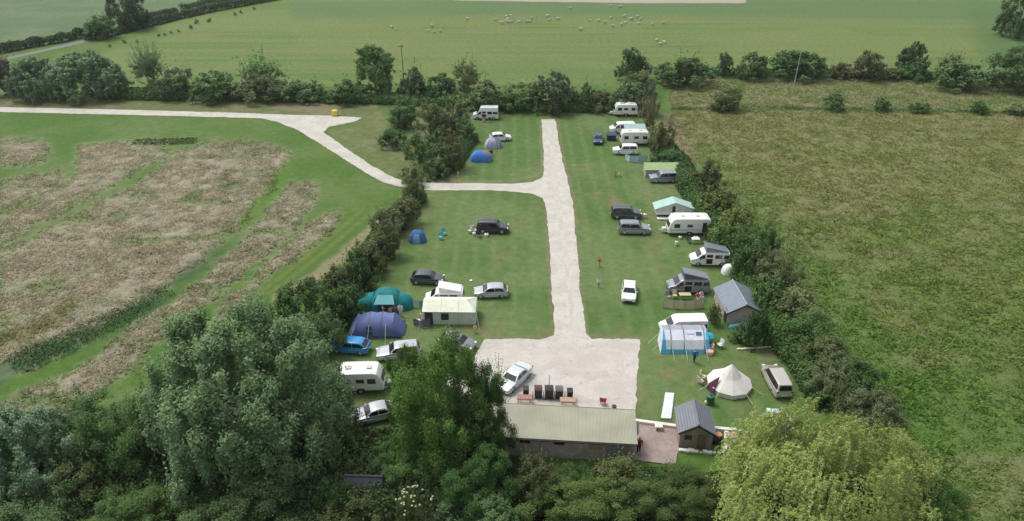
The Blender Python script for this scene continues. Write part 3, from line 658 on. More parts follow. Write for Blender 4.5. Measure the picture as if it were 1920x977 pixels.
hedge('bramble', [(240,182),(520,186),(700,190),(860,196),(1000,204),(1200,207)], 4.0, 1.8, 'dark', 'continuous dark undergrowth along the foot of the far tree line', 26000, (1.7,2.0,1.5), 'undergrowth', 14, size=.5)
hedge('bramble', [(1226,138),(1480,143),(1640,146),(1860,150)], 2.8, 1.5, 'dark', 'dark undergrowth along the foot of the far right hedge', 9000, (1.6,2.0,1.5), 'undergrowth', 15, size=.5)
hedge('reed_bed', [(20,688),(90,660),(130,640),(190,610),(240,590),(300,545)], 4.2, .4, 'green', '', 7000, (.55,.8,.62), 'reeds', 16, size=.22, rag=3.5, kind='stuff')
hedge('reed_bed', [(252,269),(300,268),(368,266)], 2.0, .6, 'dark', 'short black green reedy clump at the top of the straw field', 900, (1.1,1.2,1.0), 'reeds', 17, size=.3)

# -- near trees, bottom
T_ = [
 ('willow','silver',(250,548,655,905),'huge silver green willow with drooping clumps, largest tree in the foreground',(.52,.60,.44),'tree','willow_tree',4,{}),
 ('willow','silver',(-80,752,150,960),'silver grey willow at the lower left edge',(.62,.72,.60),'tree','willow_tree',3,{}),
 ('scrub','green',(118,692,345,895),'mid green broad shrub between the two silver willows',(.62,.74,.62),'shrub','woodland_shrub',3,{}),
 ('scrub','olive',(60,820,220,960),'olive shrub below the silver grey willow',(.6,.7,.55),'shrub','woodland_shrub',2,{}),
 ('bush','green',(130,862,372,1045),'rounded green tree at the bottom edge, lower left',(.62,.72,.50),'tree','woodland_tree',3,{}),
 ('bush','dark',(-90,880,170,1060),'dark bush filling the lower left corner',(1.2,1.35,1.1),'shrub','woodland_shrub',3,{}),
 ('dome','dark',(330,865,600,1060),'dark bush under the huge willow at the bottom edge',(1.0,1.1,.95),'shrub','woodland_shrub',3,{}),
 ('airy','dark',(520,850,668,965),'dark thin leaved bush beside the small dark hut',(1.3,1.4,1.3),'shrub','woodland_shrub',2,{}),
 ('dome','green',(728,616,945,890),'tall feathery ash tree hiding the parked cars',(.78,.88,.62),'tree','ash_tree',3,{}),
 ('dome','green',(690,808,800,905),'darker leafy tree crown left of the tall ash',(.58,.72,.55),'tree','woodland_tree',3,{}),
 ('dome','green',(835,668,975,885),'leafy green tree against the left end of the toilet block',(.52,.64,.48),'tree','woodland_tree',3,{}),
 ('dome','green',(716,632,835,800),'broad light green crown left of the tall ash, hiding the silver estate',(.72,.84,.58),'tree','woodland_tree',3,{}),
 ('scrub','dark',(585,795,700,905),'dark thicket between the huge willow and the hut',(1.0,1.1,.8),'shrub','woodland_shrub',2,{}),
 ('bush','green',(590,880,668,975),'green bush immediately left of the hut',(.42,.52,.36),'shrub','woodland_shrub',2,{}),
 ('airy','green',(875,668,962,780),'thin twiggy tree overhanging the parked white saloon',(.9,1.0,.8),'tree','woodland_tree',2,{}),
 ('bush','green',(672,792,852,935),'bright green rounded tree below the silver saloon',(.62,.80,.60),'tree','woodland_tree',3,{}),
 ('dome','green',(815,812,1000,975),'green leafy tree at the lower left corner of the toilet block',(.45,.60,.46),'tree','woodland_tree',3,{}),
 ('airy','olive',(725,900,832,1010),'elder bush dotted with white flower heads',(.5,.58,.45),'shrub','elder_bush',2,{}),
 ('scrub','olive',(560,925,760,1050),'olive green bush at the bottom edge below the dark hut',(.5,.58,.38),'shrub','woodland_shrub',2,{}),
 ('dome','dark',(800,900,1000,1050),'very dark bush at the bottom edge right of the elder',(1.1,1.25,1.1),'shrub','woodland_shrub',2,{}),
 ('scrub','brown',(955,838,1062,955),'brownish bush below the left half of the toilet block',(.55,.60,.46),'shrub','woodland_shrub',2,{}),
 ('bush','green',(1020,856,1125,950),'green bush below the middle of the toilet block',(.48,.60,.40),'shrub','woodland_shrub',3,{}),
 ('scrub','olive',(1090,838,1225,950),'olive bush below the right end of the toilet block',(.6,.66,.5),'shrub','woodland_shrub',2,{}),
 ('bush','green',(1205,862,1345,955),'low green bush below the brick patio',(.46,.60,.38),'shrub','woodland_shrub',3,{}),
 ('wide','dark',(1170,892,1380,985),'dark low bush along the water left of the weeping willow',(1.2,1.2,.75),'shrub','woodland_shrub',3,{'dr':.7}),
 ('wide','dark',(960,905,1190,985),'dark low bush along the water below the brownish bush',(1.2,1.2,.75),'shrub','woodland_shrub',3,{'dr':.7}),
 ('weep','yellow',(1336,744,1770,1050),'broad yellow green weeping willow at the lower right',(.82,.82,.64),'tree','weeping_willow',4,{'dr':.8}),
 ('bush','green',(1640,848,1818,1045),'green bush overlapping the right side of the weeping willow',(.55,.70,.50),'shrub','woodland_shrub',3,{}),
 ('scrub','green',(1480,940,1650,1050),'dark green bush below the weeping willow at the bottom edge',(.4,.52,.36),'shrub','woodland_shrub',2,{}),
 ('dome','dark',(440,690,560,850),'dark inner tree seen through gaps below the huge willow',(1.0,1.1,1.0),'tree','woodland_tree',2,{}),
]
for kd, lf, bx_, lb, tn, ct, nm, ld, op in T_:
    tr_ = plant(kd, lf, bx_, lb, tn, ct, nm, lod=ld, **op)
    if nm == 'elder_bush':
        c_ = tr_.children[0].scale; rg_ = np.random.default_rng(9); d_ = unitdir(34, rg_, .0); fm = MB()
        for q_ in d_ * rg_.uniform(.45, 1.02, (34, 1)): fm.lathe([(.03, -.02), (.10, .0), (.07, .03), (.02, .04)], 6, (q_[0] * c_.x * .47, q_[1] * c_.y * .47, (.52 + math.sqrt(max(0, 1 - q_[0] ** 2 - q_[1] ** 2)) * .48) * c_.z))
        fl_ = fm.build('flower_heads', mat('elder_flower', (.36, .37, .22), .8), tr_); fl_['kind'] = 'stuff'
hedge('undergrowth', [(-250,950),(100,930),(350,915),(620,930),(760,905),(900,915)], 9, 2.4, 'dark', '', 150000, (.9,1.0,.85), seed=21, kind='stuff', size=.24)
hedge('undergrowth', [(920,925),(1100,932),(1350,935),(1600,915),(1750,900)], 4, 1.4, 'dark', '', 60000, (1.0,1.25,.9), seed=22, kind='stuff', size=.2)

# ------------------------------------------------------------------ shared object materials
GLASS = mat('dark_glass', (.015, .018, .022), .08, 0, .1, 1, coat=.5)
TYRE = mat('tyre_rubber', (.02, .02, .02), .85)
RIM = mat('alloy_rim', (.55, .56, .58), .35, .6, .05)
LAMP = mat('lamp_lens', (.75, .77, .80), .15, 0, .05, coat=.6)
TAIL = mat('tail_lens', (.35, .02, .02), .2, 0, .05, coat=.6)
BLACK = mat('black_plastic', (.025, .025, .027), .55)
DARKIN = mat('dark_interior', (.035, .020, .018), .9)
STEEL = mat('galvanised_steel', (.42, .43, .44), .45, .5)
PLATE = mat('number_plate', (.75, .74, .62), .4)
WHITE = paint('white', (.80, .80, .79))
CREAMP = mat('cream_plastic', (.72, .70, .58), .5)
WOOD = mat('weathered_wood', (.33, .26, .19), .85, 0, .25, 5, .3, 20)

def wheel(parent, x, y, r=.32, w=.2, rim=RIM):
    m = MB(); s = 1 if y > 0 else -1; n = 18
    prof = [(r * .62, -w / 2), (r * .94, -w / 2), (r, -w / 2 + .035), (r, w / 2 - .035), (r * .94, w / 2), (r * .62, w / 2)]
    vs = [(x + q * math.cos(6.2832 * k / n), y + d, r + q * math.sin(6.2832 * k / n)) for q, d in prof for k in range(n)]
    m.add(vs, [(i * n + k, i * n + (k + 1) % n, (i + 1) * n + (k + 1) % n, (i + 1) * n + k) for i in range(5) for k in range(n)])
    t = m.build('wheel', TYRE, parent, 40)
    c = MB(); c.add([(x, y + s * w * .30, r)] + [(x + r * .64 * math.cos(6.2832 * k / n), y + s * w * .42, r + r * .64 * math.sin(6.2832 * k / n)) for k in range(n)], [(0, 1 + k, 1 + (k + 1) % n) for k in range(n)])
    for k in range(5):
        a = 6.2832 * k / 5; c.box((x + r * .33 * math.cos(a), y + s * w * .40, r + r * .33 * math.sin(a)), (r * .55, .03, .07), ry=-a)
    o = c.build('rim', rim, t); return t
def shrink(poly, d):
    cx = sum(p[0] for p in poly) / len(poly); cz = sum(p[1] for p in poly) / len(poly)
    mx = max(abs(p[0] - cx) for p in poly); mz = max(abs(p[1] - cz) for p in poly)
    return [(cx + (x - cx) * (1 - d / mx), cz + (z - cz) * (1 - d / mz)) for x, z in poly]
def loft(m, poly, hw, rnd=.09, taper=lambda x: 1.0, tumble=lambda z: 1.0):
    rings = []
    for y, d in ((-1, rnd), (-1 + rnd * .35 / hw, rnd * .3), (-1 + rnd * 1.2 / hw, 0), (-.5, 0), (0, 0), (.5, 0), (1 - rnd * 1.2 / hw, 0), (1 - rnd * .35 / hw, rnd * .3), (1, rnd)):
        P = shrink(poly, d) if d else poly
        crown_ = (1 - abs(y)) * .0
        rings.append([(x, y * hw * taper(x) * tumble(z), z + crown_) for x, z in P])
    return m.slices(rings)
def arch(xc, r, z0, n=7):
    return [(xc - r * math.cos(math.pi * k / (n - 1)), z0 + r * math.sin(math.pi * k / (n - 1))) for k in range(n)]
CARS = {  # body outline from rear bumper, along the sill to the nose, back over the bonnet; then the cabin outline
 'hatch': dict(L=4.15, W=1.76, zr=1.46, wb=1.28, nose=.68, hood=.90, ws=(1.02, .28), rear=(-1.98, -1.30), belt=.93, tailz=.98),
 'saloon': dict(L=4.65, W=1.80, zr=1.42, wb=1.36, nose=.66, hood=.88, ws=(.98, .22), rear=(-1.55, -.92), belt=.92, tailz=1.00),
 'suv': dict(L=4.55, W=1.86, zr=1.70, wb=1.36, nose=.85, hood=1.05, ws=(1.08, .52), rear=(-2.2, -1.95), belt=1.08, tailz=1.10),
 'mpv': dict(L=4.70, W=1.85, zr=1.72, wb=1.42, nose=.78, hood=1.02, ws=(1.40, .70), rear=(-2.32, -2.12), belt=1.02, tailz=1.05),
 'estate': dict(L=4.70, W=1.80, zr=1.50, wb=1.38, nose=.68, hood=.90, ws=(.98, .25), rear=(-2.28, -1.95), belt=.95, tailz=1.00)}
def place(o, px, py, rz): g = G(px, py); o.location = (g.x, g.y, .03); o.rotation_euler = (0, 0, R(rz))
def car(kind, colour, label, px, py, rz, roofcol=None, name='parked_car', rails=False, cat='car', group=None):
    c = CARS[kind]; L, hw, wb = c['L'] / 2, c['W'] / 2, c['wb']; t = thing(name, label, cat, group=group); place(t, px, py, rz)
    body = [(-L + .03, .34), (-L + .14, .22), (-wb - .38, .22)] + arch(-wb, .37, .24) + [(-wb + .38, .22), (0, .20), (wb - .38, .22)] + arch(wb, .37, .24) + [(wb + .38, .22), (L - .15, .22), (L - .02, .34),
            (L, .50), (L - .07, c['nose']), (L - .30, c['nose'] + .10), (L - .62, c['hood'] - .05), (c['ws'][0] + .12, c['hood'] + .02), (c['ws'][0] - .2, c['belt']), (-.4, c['belt'] + .01), (c['rear'][0] + .3, c['tailz'] - .02), (c['rear'][0], c['tailz']), (-L + .10, c['tailz'] - .03), (-L + .01, c['tailz'] - .22), (-L, .5)]
    tp = lambda x: 1 - .16 * max(0, (abs(x) - L * .62) / (L * .38)) ** 2
    m = MB(); loft(m, body, hw, .07, tp, lambda z: 1 - .03 * max(0, z - .6))
    zb, zr = c['belt'] - .03, c['zr']; kt = .30
    tum = lambda z: 1 - kt * (z - zb) / (zr - zb) * .75
    xa, xf, xr, xb = c['ws'][0], c['ws'][1], c['rear'][1], c['rear'][0]
    cab = [(xb, zb), (xa, zb), ((xa * .45 + xf * .55), zb + (zr - zb) * .60), (xf, zr - .055), (xf - .3, zr - .01), ((xf + xr) / 2, zr), (xr + .3, zr - .02), (xr, zr - .06), ((xb * .4 + xr * .6), zb + (zr - zb) * .62)]
    ch = hw * .955; tc = lambda x: tp(x * 1.02); loft(m, cab, ch, .06, tc, tum)
    pm = colour; b = m.build('body', pm, t, 35)
    sy = lambda x, z, s: s * (ch * tc(x) * tum(z) + .004)
    z0, z1 = zb + .06, zr - .13
    def xf_at(z): return xa + (xf - xa) * (z - zb) / (zr - zb)
    def xr_at(z): return xb + (xr - xb) * (z - zb) / (zr - zb)
    mid = (xf + xr) / 2 + .1
    for s in (-1, 1):
        for q in ([(xf_at(z0) - .22, z0), (mid + .05, z0), (mid + .05, z1), (xf_at(z1) - .14, z1)], [(mid - .05, z0), (xr_at(z0) + .30, z0), (xr_at(z1) + .25, z1), (mid - .05, z1)]):
            MB().slab([(x, sy(x, z, s), z) for x, z in q], .010).build('side_window', GLASS, t)
    def endglass(nm, xl, dx, a, bb):
        za, zc = a, bb; q = []
        for z, sg in ((za, -1), (za, 1), (zc, 1), (zc, -1)): q.append((xl(z) + dx, sg * (ch * tc(xl(z)) * tum(z) - .10), z))
        MB().slab(q, .012).build(nm, GLASS, t)
    endglass('windscreen', xf_at, .045, zb + .07, zr - .12); endglass('rear_window', xr_at, -.045, zb + .12, zr - .12)
    for s in (-1, 1):
        MB().box((L - .13, s * hw * .68, c['nose'] + .0), (.20, .34, .13), rz=-s * .3).build('headlight', LAMP, t, bevel=.02)
        MB().box((-L + .055, s * hw * .74, c['tailz'] - .16), (.10, .24, .22), rz=s * .2).build('tail_light', TAIL, t, bevel=.02)
        MB().box((xa - .28, s * (hw + .06), zb + .10), (.12, .20, .14)).build('mirror', pm, t, bevel=.03)
        for x in (-wb, wb): wheel(t, x, s * (hw - .13), .33 if kind != 'suv' else .37)
    MB().box((L - .005, 0, .40), (.03, .9, .16)).build('grille', BLACK, t)
    MB().box((-L + .0, 0, .55), (.03, .52, .11)).build('number_plate', PLATE, t)
    if rails:
        for s in (-1, 1): MB().tube([(xf - .2, s * ch * .66, zr + .01), (xf - .3, s * ch * .66, zr + .06), (xr + .3, s * ch * .66, zr + .06), (xr + .2, s * ch * .66, zr + .01)], .02).build('roof_rail', STEEL, t)
    return t

def van(colour, label, px, py, rz, L=4.9, W=1.9, H=1.98, pop=None, popcol=None, canvas=None, door_open=True, name='campervan', cat='campervan', high=False):
    l, hw = L / 2, W / 2; wb = L * .31; t = thing(name, label, cat); place(t, px, py, rz)
    body = [(-l + .02, .4), (-l + .1, .26), (-wb - .40, .26)] + arch(-wb, .39, .27) + [(-wb + .40, .26), (0, .24), (wb - .40, .26)] + arch(wb, .39, .27) + [(wb + .40, .26), (l - .1, .26), (l, .42), (l - .01, .75), (l - .14, .98), (l - .75, 1.20), (l - 1.35, 1.76), (l - 1.62, H - .06), (l - 2.0, H - .01), (-l + .5, H), (-l + .14, H - .05), (-l + .03, 1.2)]
    tp = lambda x: 1 - .14 * max(0, (x - l * .62) / (l * .38)) ** 2; tu = lambda z: 1 - .10 * max(0, z - 1.05)
    m = MB(); loft(m, body, hw, .08, tp, tu); m.build('body', colour, t, 35)
    sy = lambda x, z, s: s * (hw * tp(x) * tu(z) + .005)
    def win(nm, pts, s, mm=GLASS): MB().slab([(x, sy(x, z, s), z) for x, z in pts], .012).build(nm, mm, t)
    for s in (-1, 1):
        win('side_window', [(l - .92, 1.18), (l - 1.75, 1.18), (l - 1.75, 1.66), (l - 1.42, 1.66)], s)
        if not (door_open and s == door_open_side(rz)): win('side_window', [(l - 1.95, 1.18), (l - 2.85, 1.18), (l - 2.85, 1.68), (l - 1.95, 1.68)], s)
        win('side_window', [(l - 3.05, 1.18), (l - 3.95, 1.18), (l - 3.95, 1.68), (l - 3.05, 1.68)], s)
        if L > 4.8: win('side_window', [(l - 4.15, 1.18), (-l + .16, 1.18), (-l + .2, 1.66), (l - 4.15, 1.66)], s)
        MB().box((l - .12, s * hw * .72, .80), (.16, .30, .20), rz=-s * .2).build('headlight', LAMP, t, bevel=.02)
        MB().box((-l + .03, s * hw * .90, 1.0), (.06, .12, .5)).build('tail_light', TAIL, t)
        MB().box((l - 1.15, s * (hw + .10), 1.18), (.12, .20, .22)).build('mirror', BLACK, t, bevel=.03)
        for x in (-wb, wb): wheel(t, x, s * (hw - .13), .34)
    if door_open: win('door_opening', [(l - 1.95, .42), (l - 2.75, .42), (l - 2.75, 1.72), (l - 1.95, 1.72)], door_open_side(rz), DARKIN)
    q = [(l - .80 - .0, -hw * .80, 1.25), (l - .80, hw * .80, 1.25), (l - 1.33, hw * .74, 1.76), (l - 1.33, -hw * .74, 1.76)]
    MB().slab([(x + .03, y, z + .02) for x, y, z in q], .012).build('windscreen', GLASS, t)
    MB().slab([(-l - .005, -hw * .72, 1.2), (-l - .005, hw * .72, 1.2), (-l + .06, hw * .66, 1.72), (-l + .06, -hw * .66, 1.72)][::-1], .012).build('rear_window', GLASS, t)
    MB().box((l - .0, 0, .55), (.03, 1.1, .18)).build('grille', BLACK, t)
    MB().box((-l - .0, 0, .75), (.03, .52, .11)).build('number_plate', PLATE, t)
    if pop:
        x0, x1 = -l + .35, l - 1.75; a = math.atan2(pop, x1 - x0); ln = math.hypot(pop, x1 - x0); w = hw * .82
        c = MB(); c.add([(x0 + .05, -w + .04, H), (x1 - .05, -w + .04, H), (x1 - .05, w - .04, H), (x0 + .05, w - .04, H), (x0 + .05, -w + .04, H + .06), (x1 - .05, -w + .04, H + pop), (x1 - .05, w - .04, H + pop), (x0 + .05, w - .04, H + .06)], [(3, 2, 1, 0), (4, 5, 6, 7), (0, 1, 5, 4), (1, 2, 6, 5), (2, 3, 7, 6), (3, 0, 4, 7)])
        c.build('canvas_side', canvas or BLACK, t)
        MB().box(((x0 + x1) / 2, 0, H + pop / 2 + .10), (ln + .1, w * 2 + .06, .10), ry=-a).build('pop_up_roof', popcol or colour, t, 40, .03)
    return t
def door_open_side(rz):   # the side of the van that faces the camera
    return -1 if math.cos(R(rz)) > 0 else 1
def caravan(label, px, py, rz, L=5.2, W=2.1, H=2.45, body=None, door=True, stripe=None, win_front=True, name='touring_caravan'):
    """x+ end carries the tow hitch"""
    l, hw = L / 2, W / 2; t = thing(name, label, 'caravan'); place(t, px, py, rz); bm_ = body or mat('caravan_shell', (.80, .79, .76), .35, 0, .06, 1.5, coat=.4)
    poly = [(-l + .05, .42), (-.42, .40), (-.36, .62), (.36, .62), (.42, .40), (l - .05, .42), (l, .75), (l - .02, 1.1), (l - .28, 1.9), (l - .62, H - .12), (l - 1.0, H - .02), (0, H), (-l + .7, H - .02), (-l + .3, H - .14), (-l + .08, 1.8), (-l, .8)]
    m = MB(); loft(m, poly, hw, .09); m.build('shell', bm_, t, 35)
    def win(nm, x0, x1, z0, z1, s, mm=GLASS): MB().slab([(x, s * (hw + .004), z) for x, z in ((x0, z0), (x1, z0), (x1, z1), (x0, z1))], .014).build(nm, mm, t, bevel=0)
    sf = door_open_side(rz)
    win('window', l - 1.55, l - .75, 1.25, 1.85, sf); win('window', -.35, .45, 1.35, 1.80, sf)
    win('window', l - 1.6, l - .7, 1.25, 1.85, -sf); win('window', -l + .6, -l + 1.6, 1.25, 1.85, -sf)
    if door: win('door', -l + .75, -l + 1.3, .55, 2.05, sf, DARKIN)
    else: win('window', -l + .6, -l + 1.4, 1.25, 1.85, sf)
    if win_front:
        f = lambda z: l - .02 - (z - 1.1) * .325 + .03
        MB().slab([(f(1.2), -hw * .78, 1.2), (f(1.2), hw * .78, 1.2), (f(1.78), hw * .74, 1.78), (f(1.78), -hw * .74, 1.78)], .014).build('front_window', GLASS, t)
    MB().slab([(-l - .0, -hw * .7, 1.3), (-l - .0, hw * .7, 1.3), (-l + .075, hw * .7, 1.8), (-l + .075, -hw * .7, 1.8)][::-1], .02).build('rear_window', GLASS, t)
    for s in (-1, 1):
        wheel(t, 0, s * (hw - .12), .31, .18); MB().box((-l - .0, s * hw * .82, .75), (.06, .16, .28)).build('tail_light', TAIL, t)
    h = MB(); h.tube([(l - .1, -.7, .44), (l + .95, 0, .46)], .04); h.tube([(l - .1, .7, .44), (l + .95, 0, .46)], .04); h.tube([(l + .8, 0, .46), (l + 1.2, 0, .5)], .05); h.box((l + .42, 0, .62), (.5, .6, .34)); h.tube([(l + .85, .12, .8), (l + .85, .12, .06)], .035)
    h.build('tow_hitch', mat('hitch_cover', (.66, .66, .64), .5), t)
    for q in (.9, -1.1): MB().box((q, 0, H + .04), (.5, .5, .09)).build('roof_vent', mat('vent_plastic', (.55, .56, .56), .4), t, bevel=.02)
    if stripe:
        for s in (-1, 1): MB().slab([(x, s * (hw + .003), z) for x, z in ((-l + .15, .85), (l - .25, .85), (l - .25, 1.02), (-l + .15, 1.02))], .006).build('side_stripe', stripe, t)
    return t

# ------------------------------------------------------------------ vehicles, left of the road
P_ = dict(black=paint('black', (.02, .02, .024)), dgrey=paint('dark_grey', (.075, .08, .095), .3), grey=paint('grey', (.22, .235, .26), .3), silver=paint('silver', (.50, .52, .54), .35),
          blue=paint('bright_blue', (.02, .26, .58)), navy=paint('navy', (.03, .055, .13), .2), beige=paint('beige_silver', (.52, .49, .44), .3), pale=paint('pale_blue', (.50, .62, .66)), slate=paint('slate', (.27, .30, .34), .25))
car('hatch', P_['dgrey'], 'dark grey hatchback parked above the white pop-top van in the left field', 802, 529, -4)
van(WHITE, 'white campervan with raised white roof behind the cream frame tent', 834, 569, 180, L=4.7, pop=.55, canvas=mat('white_canvas', (.68, .68, .66), .8), popcol=WHITE, door_open=False)
car('hatch', P_['silver'], 'silver hatchback standing alone on the grass right of the cream frame tent', 921, 554, 183)
car('hatch', P_['blue'], 'bright blue small car with nose towards the hedge in front of the blue tunnel tent', 659, 657, 172)
car('estate', P_['silver'], 'silver estate car half hidden by the ash tree below the blue tunnel tent', 748, 667, 190)
car('hatch', P_['grey'], 'grey car half hidden by the ash tree in front of the cream frame tent', 857, 650, -22)
caravan('white caravan with the tow hitch to the right, half hidden by the huge willow', 680, 727, 2, L=4.6, H=2.5, door=False)
car('saloon', P_['silver'], 'silver saloon parked at a slant beneath the trees below the white caravan', 704, 783, 199)
car('saloon', paint('ice', (.62, .68, .70), .2), 'pale saloon parked on the gravel car park beside the black bins', 964, 717, 236)
car('suv', P_['black'], 'black off-road car with open back and camping gear spread behind it', 924, 434, -4, rails=True)
van(WHITE, 'white motorhome parked under the far bushes at the upper left of the lawn', 911, 222, 178, L=5.3, W=2.1, H=2.5, name='motorhome', cat='motorhome')
car('hatch', WHITE, 'small white car parked behind the grey dome tent', 938, 263, 8)
# right of the road
caravan('white caravan farthest from the camera, by the pinkish bush', 1172, 216, 180, L=4.9, H=2.5, door=False)
van(WHITE, 'white van beside the grey green awning, second vehicle from the top of the right row', 1166, 248, 184, L=4.9, door_open=False, name='camper_van')
caravan('white caravan with the tow hitch to the right, in the upper right group', 1190, 270, 0, L=5.6, H=2.6, door=False)
car('suv', WHITE, 'white car parked behind the mint windbreak', 1172, 288, 180)
car('hatch', P_['navy'], 'little dark blue car facing the camera on the upper right lawn', 1121, 266, -97)
car('suv', P_['slate'], 'dark car in front of the green roofed trailer tent', 1243, 340, 183)
car('suv', P_['dgrey'], 'upper of the two dark cars parked together, the blacker one', 1173, 407, -2, rails=True)
car('suv', P_['slate'], 'lower of the two dark cars parked together, the greyer one', 1188, 436, -2, rails=True)
caravan('longest white caravan, with its dark door open beside a table and chairs', 1289, 436, 180, L=6.0, W=2.3, H=2.6, stripe=mat('grey_stripe', (.5, .5, .52), .4))
van(WHITE, 'white campervan with raised grey pop-top roof and open side door', 1328, 494, 178, L=5.0, pop=.62, popcol=mat('roof_grey', (.20, .22, .25), .4, coat=.3), canvas=mat('grey_canvas', (.30, .32, .36), .8))
van(P_['slate'], 'grey campervan with raised grey pop-top roof above the beige windbreak', 1288, 545, 180, L=5.0, pop=.75, popcol=mat('roof_grey', (.20, .22, .25), .4), canvas=mat('dark_canvas', (.10, .11, .13), .8))
car('hatch', WHITE, 'white hatchback facing the camera, alone on the right lawn', 1179, 554, -100)
van(WHITE, 'white van with the blue and grey awning pitched against its side', 1279, 624, 182, L=5.2, H=2.05, door_open=False, name='camper_van')
car('mpv', P_['beige'], 'beige silver people carrier seen from behind near the right hedgerow', 1454, 722, 91)
car('estate', P_['pale'], 'pale blue car roof showing behind the weeping willow', 1466, 808, 92)

# ------------------------------------------------------------------ buildings
def gable_shed(name, label, cat, fl, fr, eave, apex, length, wallm, roofm, ridgem=None, over=.22, doorside=None, floor=.0, trim=BLACK):
    a, b = G(*fl), G(*fr); wd = (b - a).length; rz = math.atan2(b.y - a.y, b.x - a.x); c = (a + b) / 2
    t = thing(name, label, cat, (c.x, c.y, 0), rz); h = wd / 2
    m = MB(); m.slices([[(-h, y, floor), (h, y, floor), (h, y, eave), (0, y, apex), (-h, y, eave)] for y in (0, length)]); m.build('wall', wallm, t)
    sl = (apex - eave) / h; e = over
    for s in (-1, 1):
        q = [(0, -e, apex + .05), (0, length + e, apex + .05), (s * (h + e), length + e, eave - sl * e + .05), (s * (h + e), -e, eave - sl * e + .05)]
        MB().slab(q if s < 0 else q[::-1], .04).build('roof', roofm, t)
    MB().tube([(0, -e - .01, apex + .10), (0, length + e + .01, apex + .10)], .09, 8).build('ridge_cap', ridgem or roofm, t)
    for s in (-1, 1): MB().slab([(0, -e - .03, apex + .06), (s * (h + e), -e - .03, eave - sl * e + .06), (s * (h + e), -e - .03, eave - sl * e - .10), (0, -e - .03, apex - .10)], .02).build('barge_board', trim, t)
    return t, h
ribs = lambda nm, col, sc=1.6, b=.7: mat(nm, col, .45, .2, .08, 1.2, b, sc, kind='ribbed')
roof_blue = mat('slate_blue_sheet', (.125, .15, .175), .5, .1, .10, 2, .7, 2.2)
SHA, h_ = gable_shed('shed', 'grey shed with slate blue metal gable roof on the right side of the camping field', 'shed', (1361,609), (1424,608), 1.7, 2.7, 5.1, mat('rendered_wall', (.48, .42, .37), .9, 0, .2, 1.5, .3, 8), ribs('blue_grey_roof', (.20, .235, .275)), mat('ridge_flashing', (.33, .38, .42), .4, .3), doorside=1)
MB().box((-h_ - .02, .55, .95), (.06, .9, 1.7)).build('door', BLACK, SHA)
SHB, h_ = gable_shed('shed', 'small brick shed with dark grey gable roof beside the brick patio', 'shed', (1272,838), (1333,842), 1.85, 2.75, 3.1, mat('old_brick', (.36, .26, .21), .9, 0, .3, -2.5, kind='brick', bscale=5), ribs('dark_sheet_roof', (.175, .185, .215), 1.4), over=.2, floor=0)
MB().box((.5, -.03, .85), (.75, .05, 1.6)).build('door', mat('brown_door', (.19, .12, .10), .7), SHB)
MB().box((-.7, -.03, 1.2), (.6, .05, .5)).build('window', GLASS, SHB)
HUT, h_ = gable_shed('hut', 'small dark roofed hut among the trees at the bottom edge', 'hut', (673,950), (700,951), 2.3, 3.0, 2.6, mat('pale_hut_wall', (.30, .25, .2), .9), mat('dark_felt_roof', (.06, .065, .075), .85), over=.25)
HUT.rotation_euler.z += R(90); HUT.location.x += 1.3; HUT.location.y += .3
# toilet block: one long mono-pitched roof
a, b = G(880, 851, 0), G(1187, 868, 0); a2 = G(880, 738, 2.7); 
ang = math.atan2(b.y - a.y, b.x - a.x); Lb = (b - a).length; u = (b - a).normalized(); v = Vector((-u.y, u.x, 0))
dpt = (G(1187, 770, 2.95) - b).dot(v); TB = thing('toilet_block', 'long toilet block with pale sage green corrugated roof and brick wall below the car park', 'building', b, ang)
m = MB(); m.slices([[(x, .15, .0), (x, dpt - .2, 0), (x, dpt - .2, 2.75), (x, .15, 2.25)] for x in (-Lb, 0)]); m.build('wall', mat('pinkish_block_wall', (.60, .50, .45), .9, 0, .2, -.9, kind='brick', bscale=2.6), TB)
sag = mat('sage_roof_sheet', (.33, .33, .24), .65, .0, .15, .45, .4, 2.6, kind='ribbed')
MB().slab([(-Lb - .2, -.12, 2.27), (.2, -.12, 2.27), (.2, dpt + .1, 2.90), (-Lb - .2, dpt + .1, 2.90)], .04).build('roof', sag, TB)
MB().tube([(-Lb - .2, -.2, 2.18), (.2, -.2, 2.18)], .06, 8).build('gutter', BLACK, TB)
MB().box((-Lb / 2, dpt + .14, 2.88), (Lb + .4, .05, .16)).build('fascia', mat('sage_trim', (.22, .24, .17), .6), TB)
MB().box((-1.9, .12, 1.0), (.9, .06, 2.0)).build('door', mat('faded_green_door', (.24, .27, .24), .7), TB)
MB().box((-3.35, .12, 1.5), (1.1, .06, .55)).build('notice_board', mat('ochre_board', (.42, .28, .12), .8), TB)
for x in (-6.5, -9.5): MB().box((x, .12, 1.75), (.9, .05, .4)).build('window', GLASS, TB)
tm = MB()
for k in range(9): tm.box((-.35 - k * .17, .10, 1.1), (.05, .05, 2.15))
tm.build('timber_screen', mat('grey_slats', (.30, .27, .25), .85), TB)

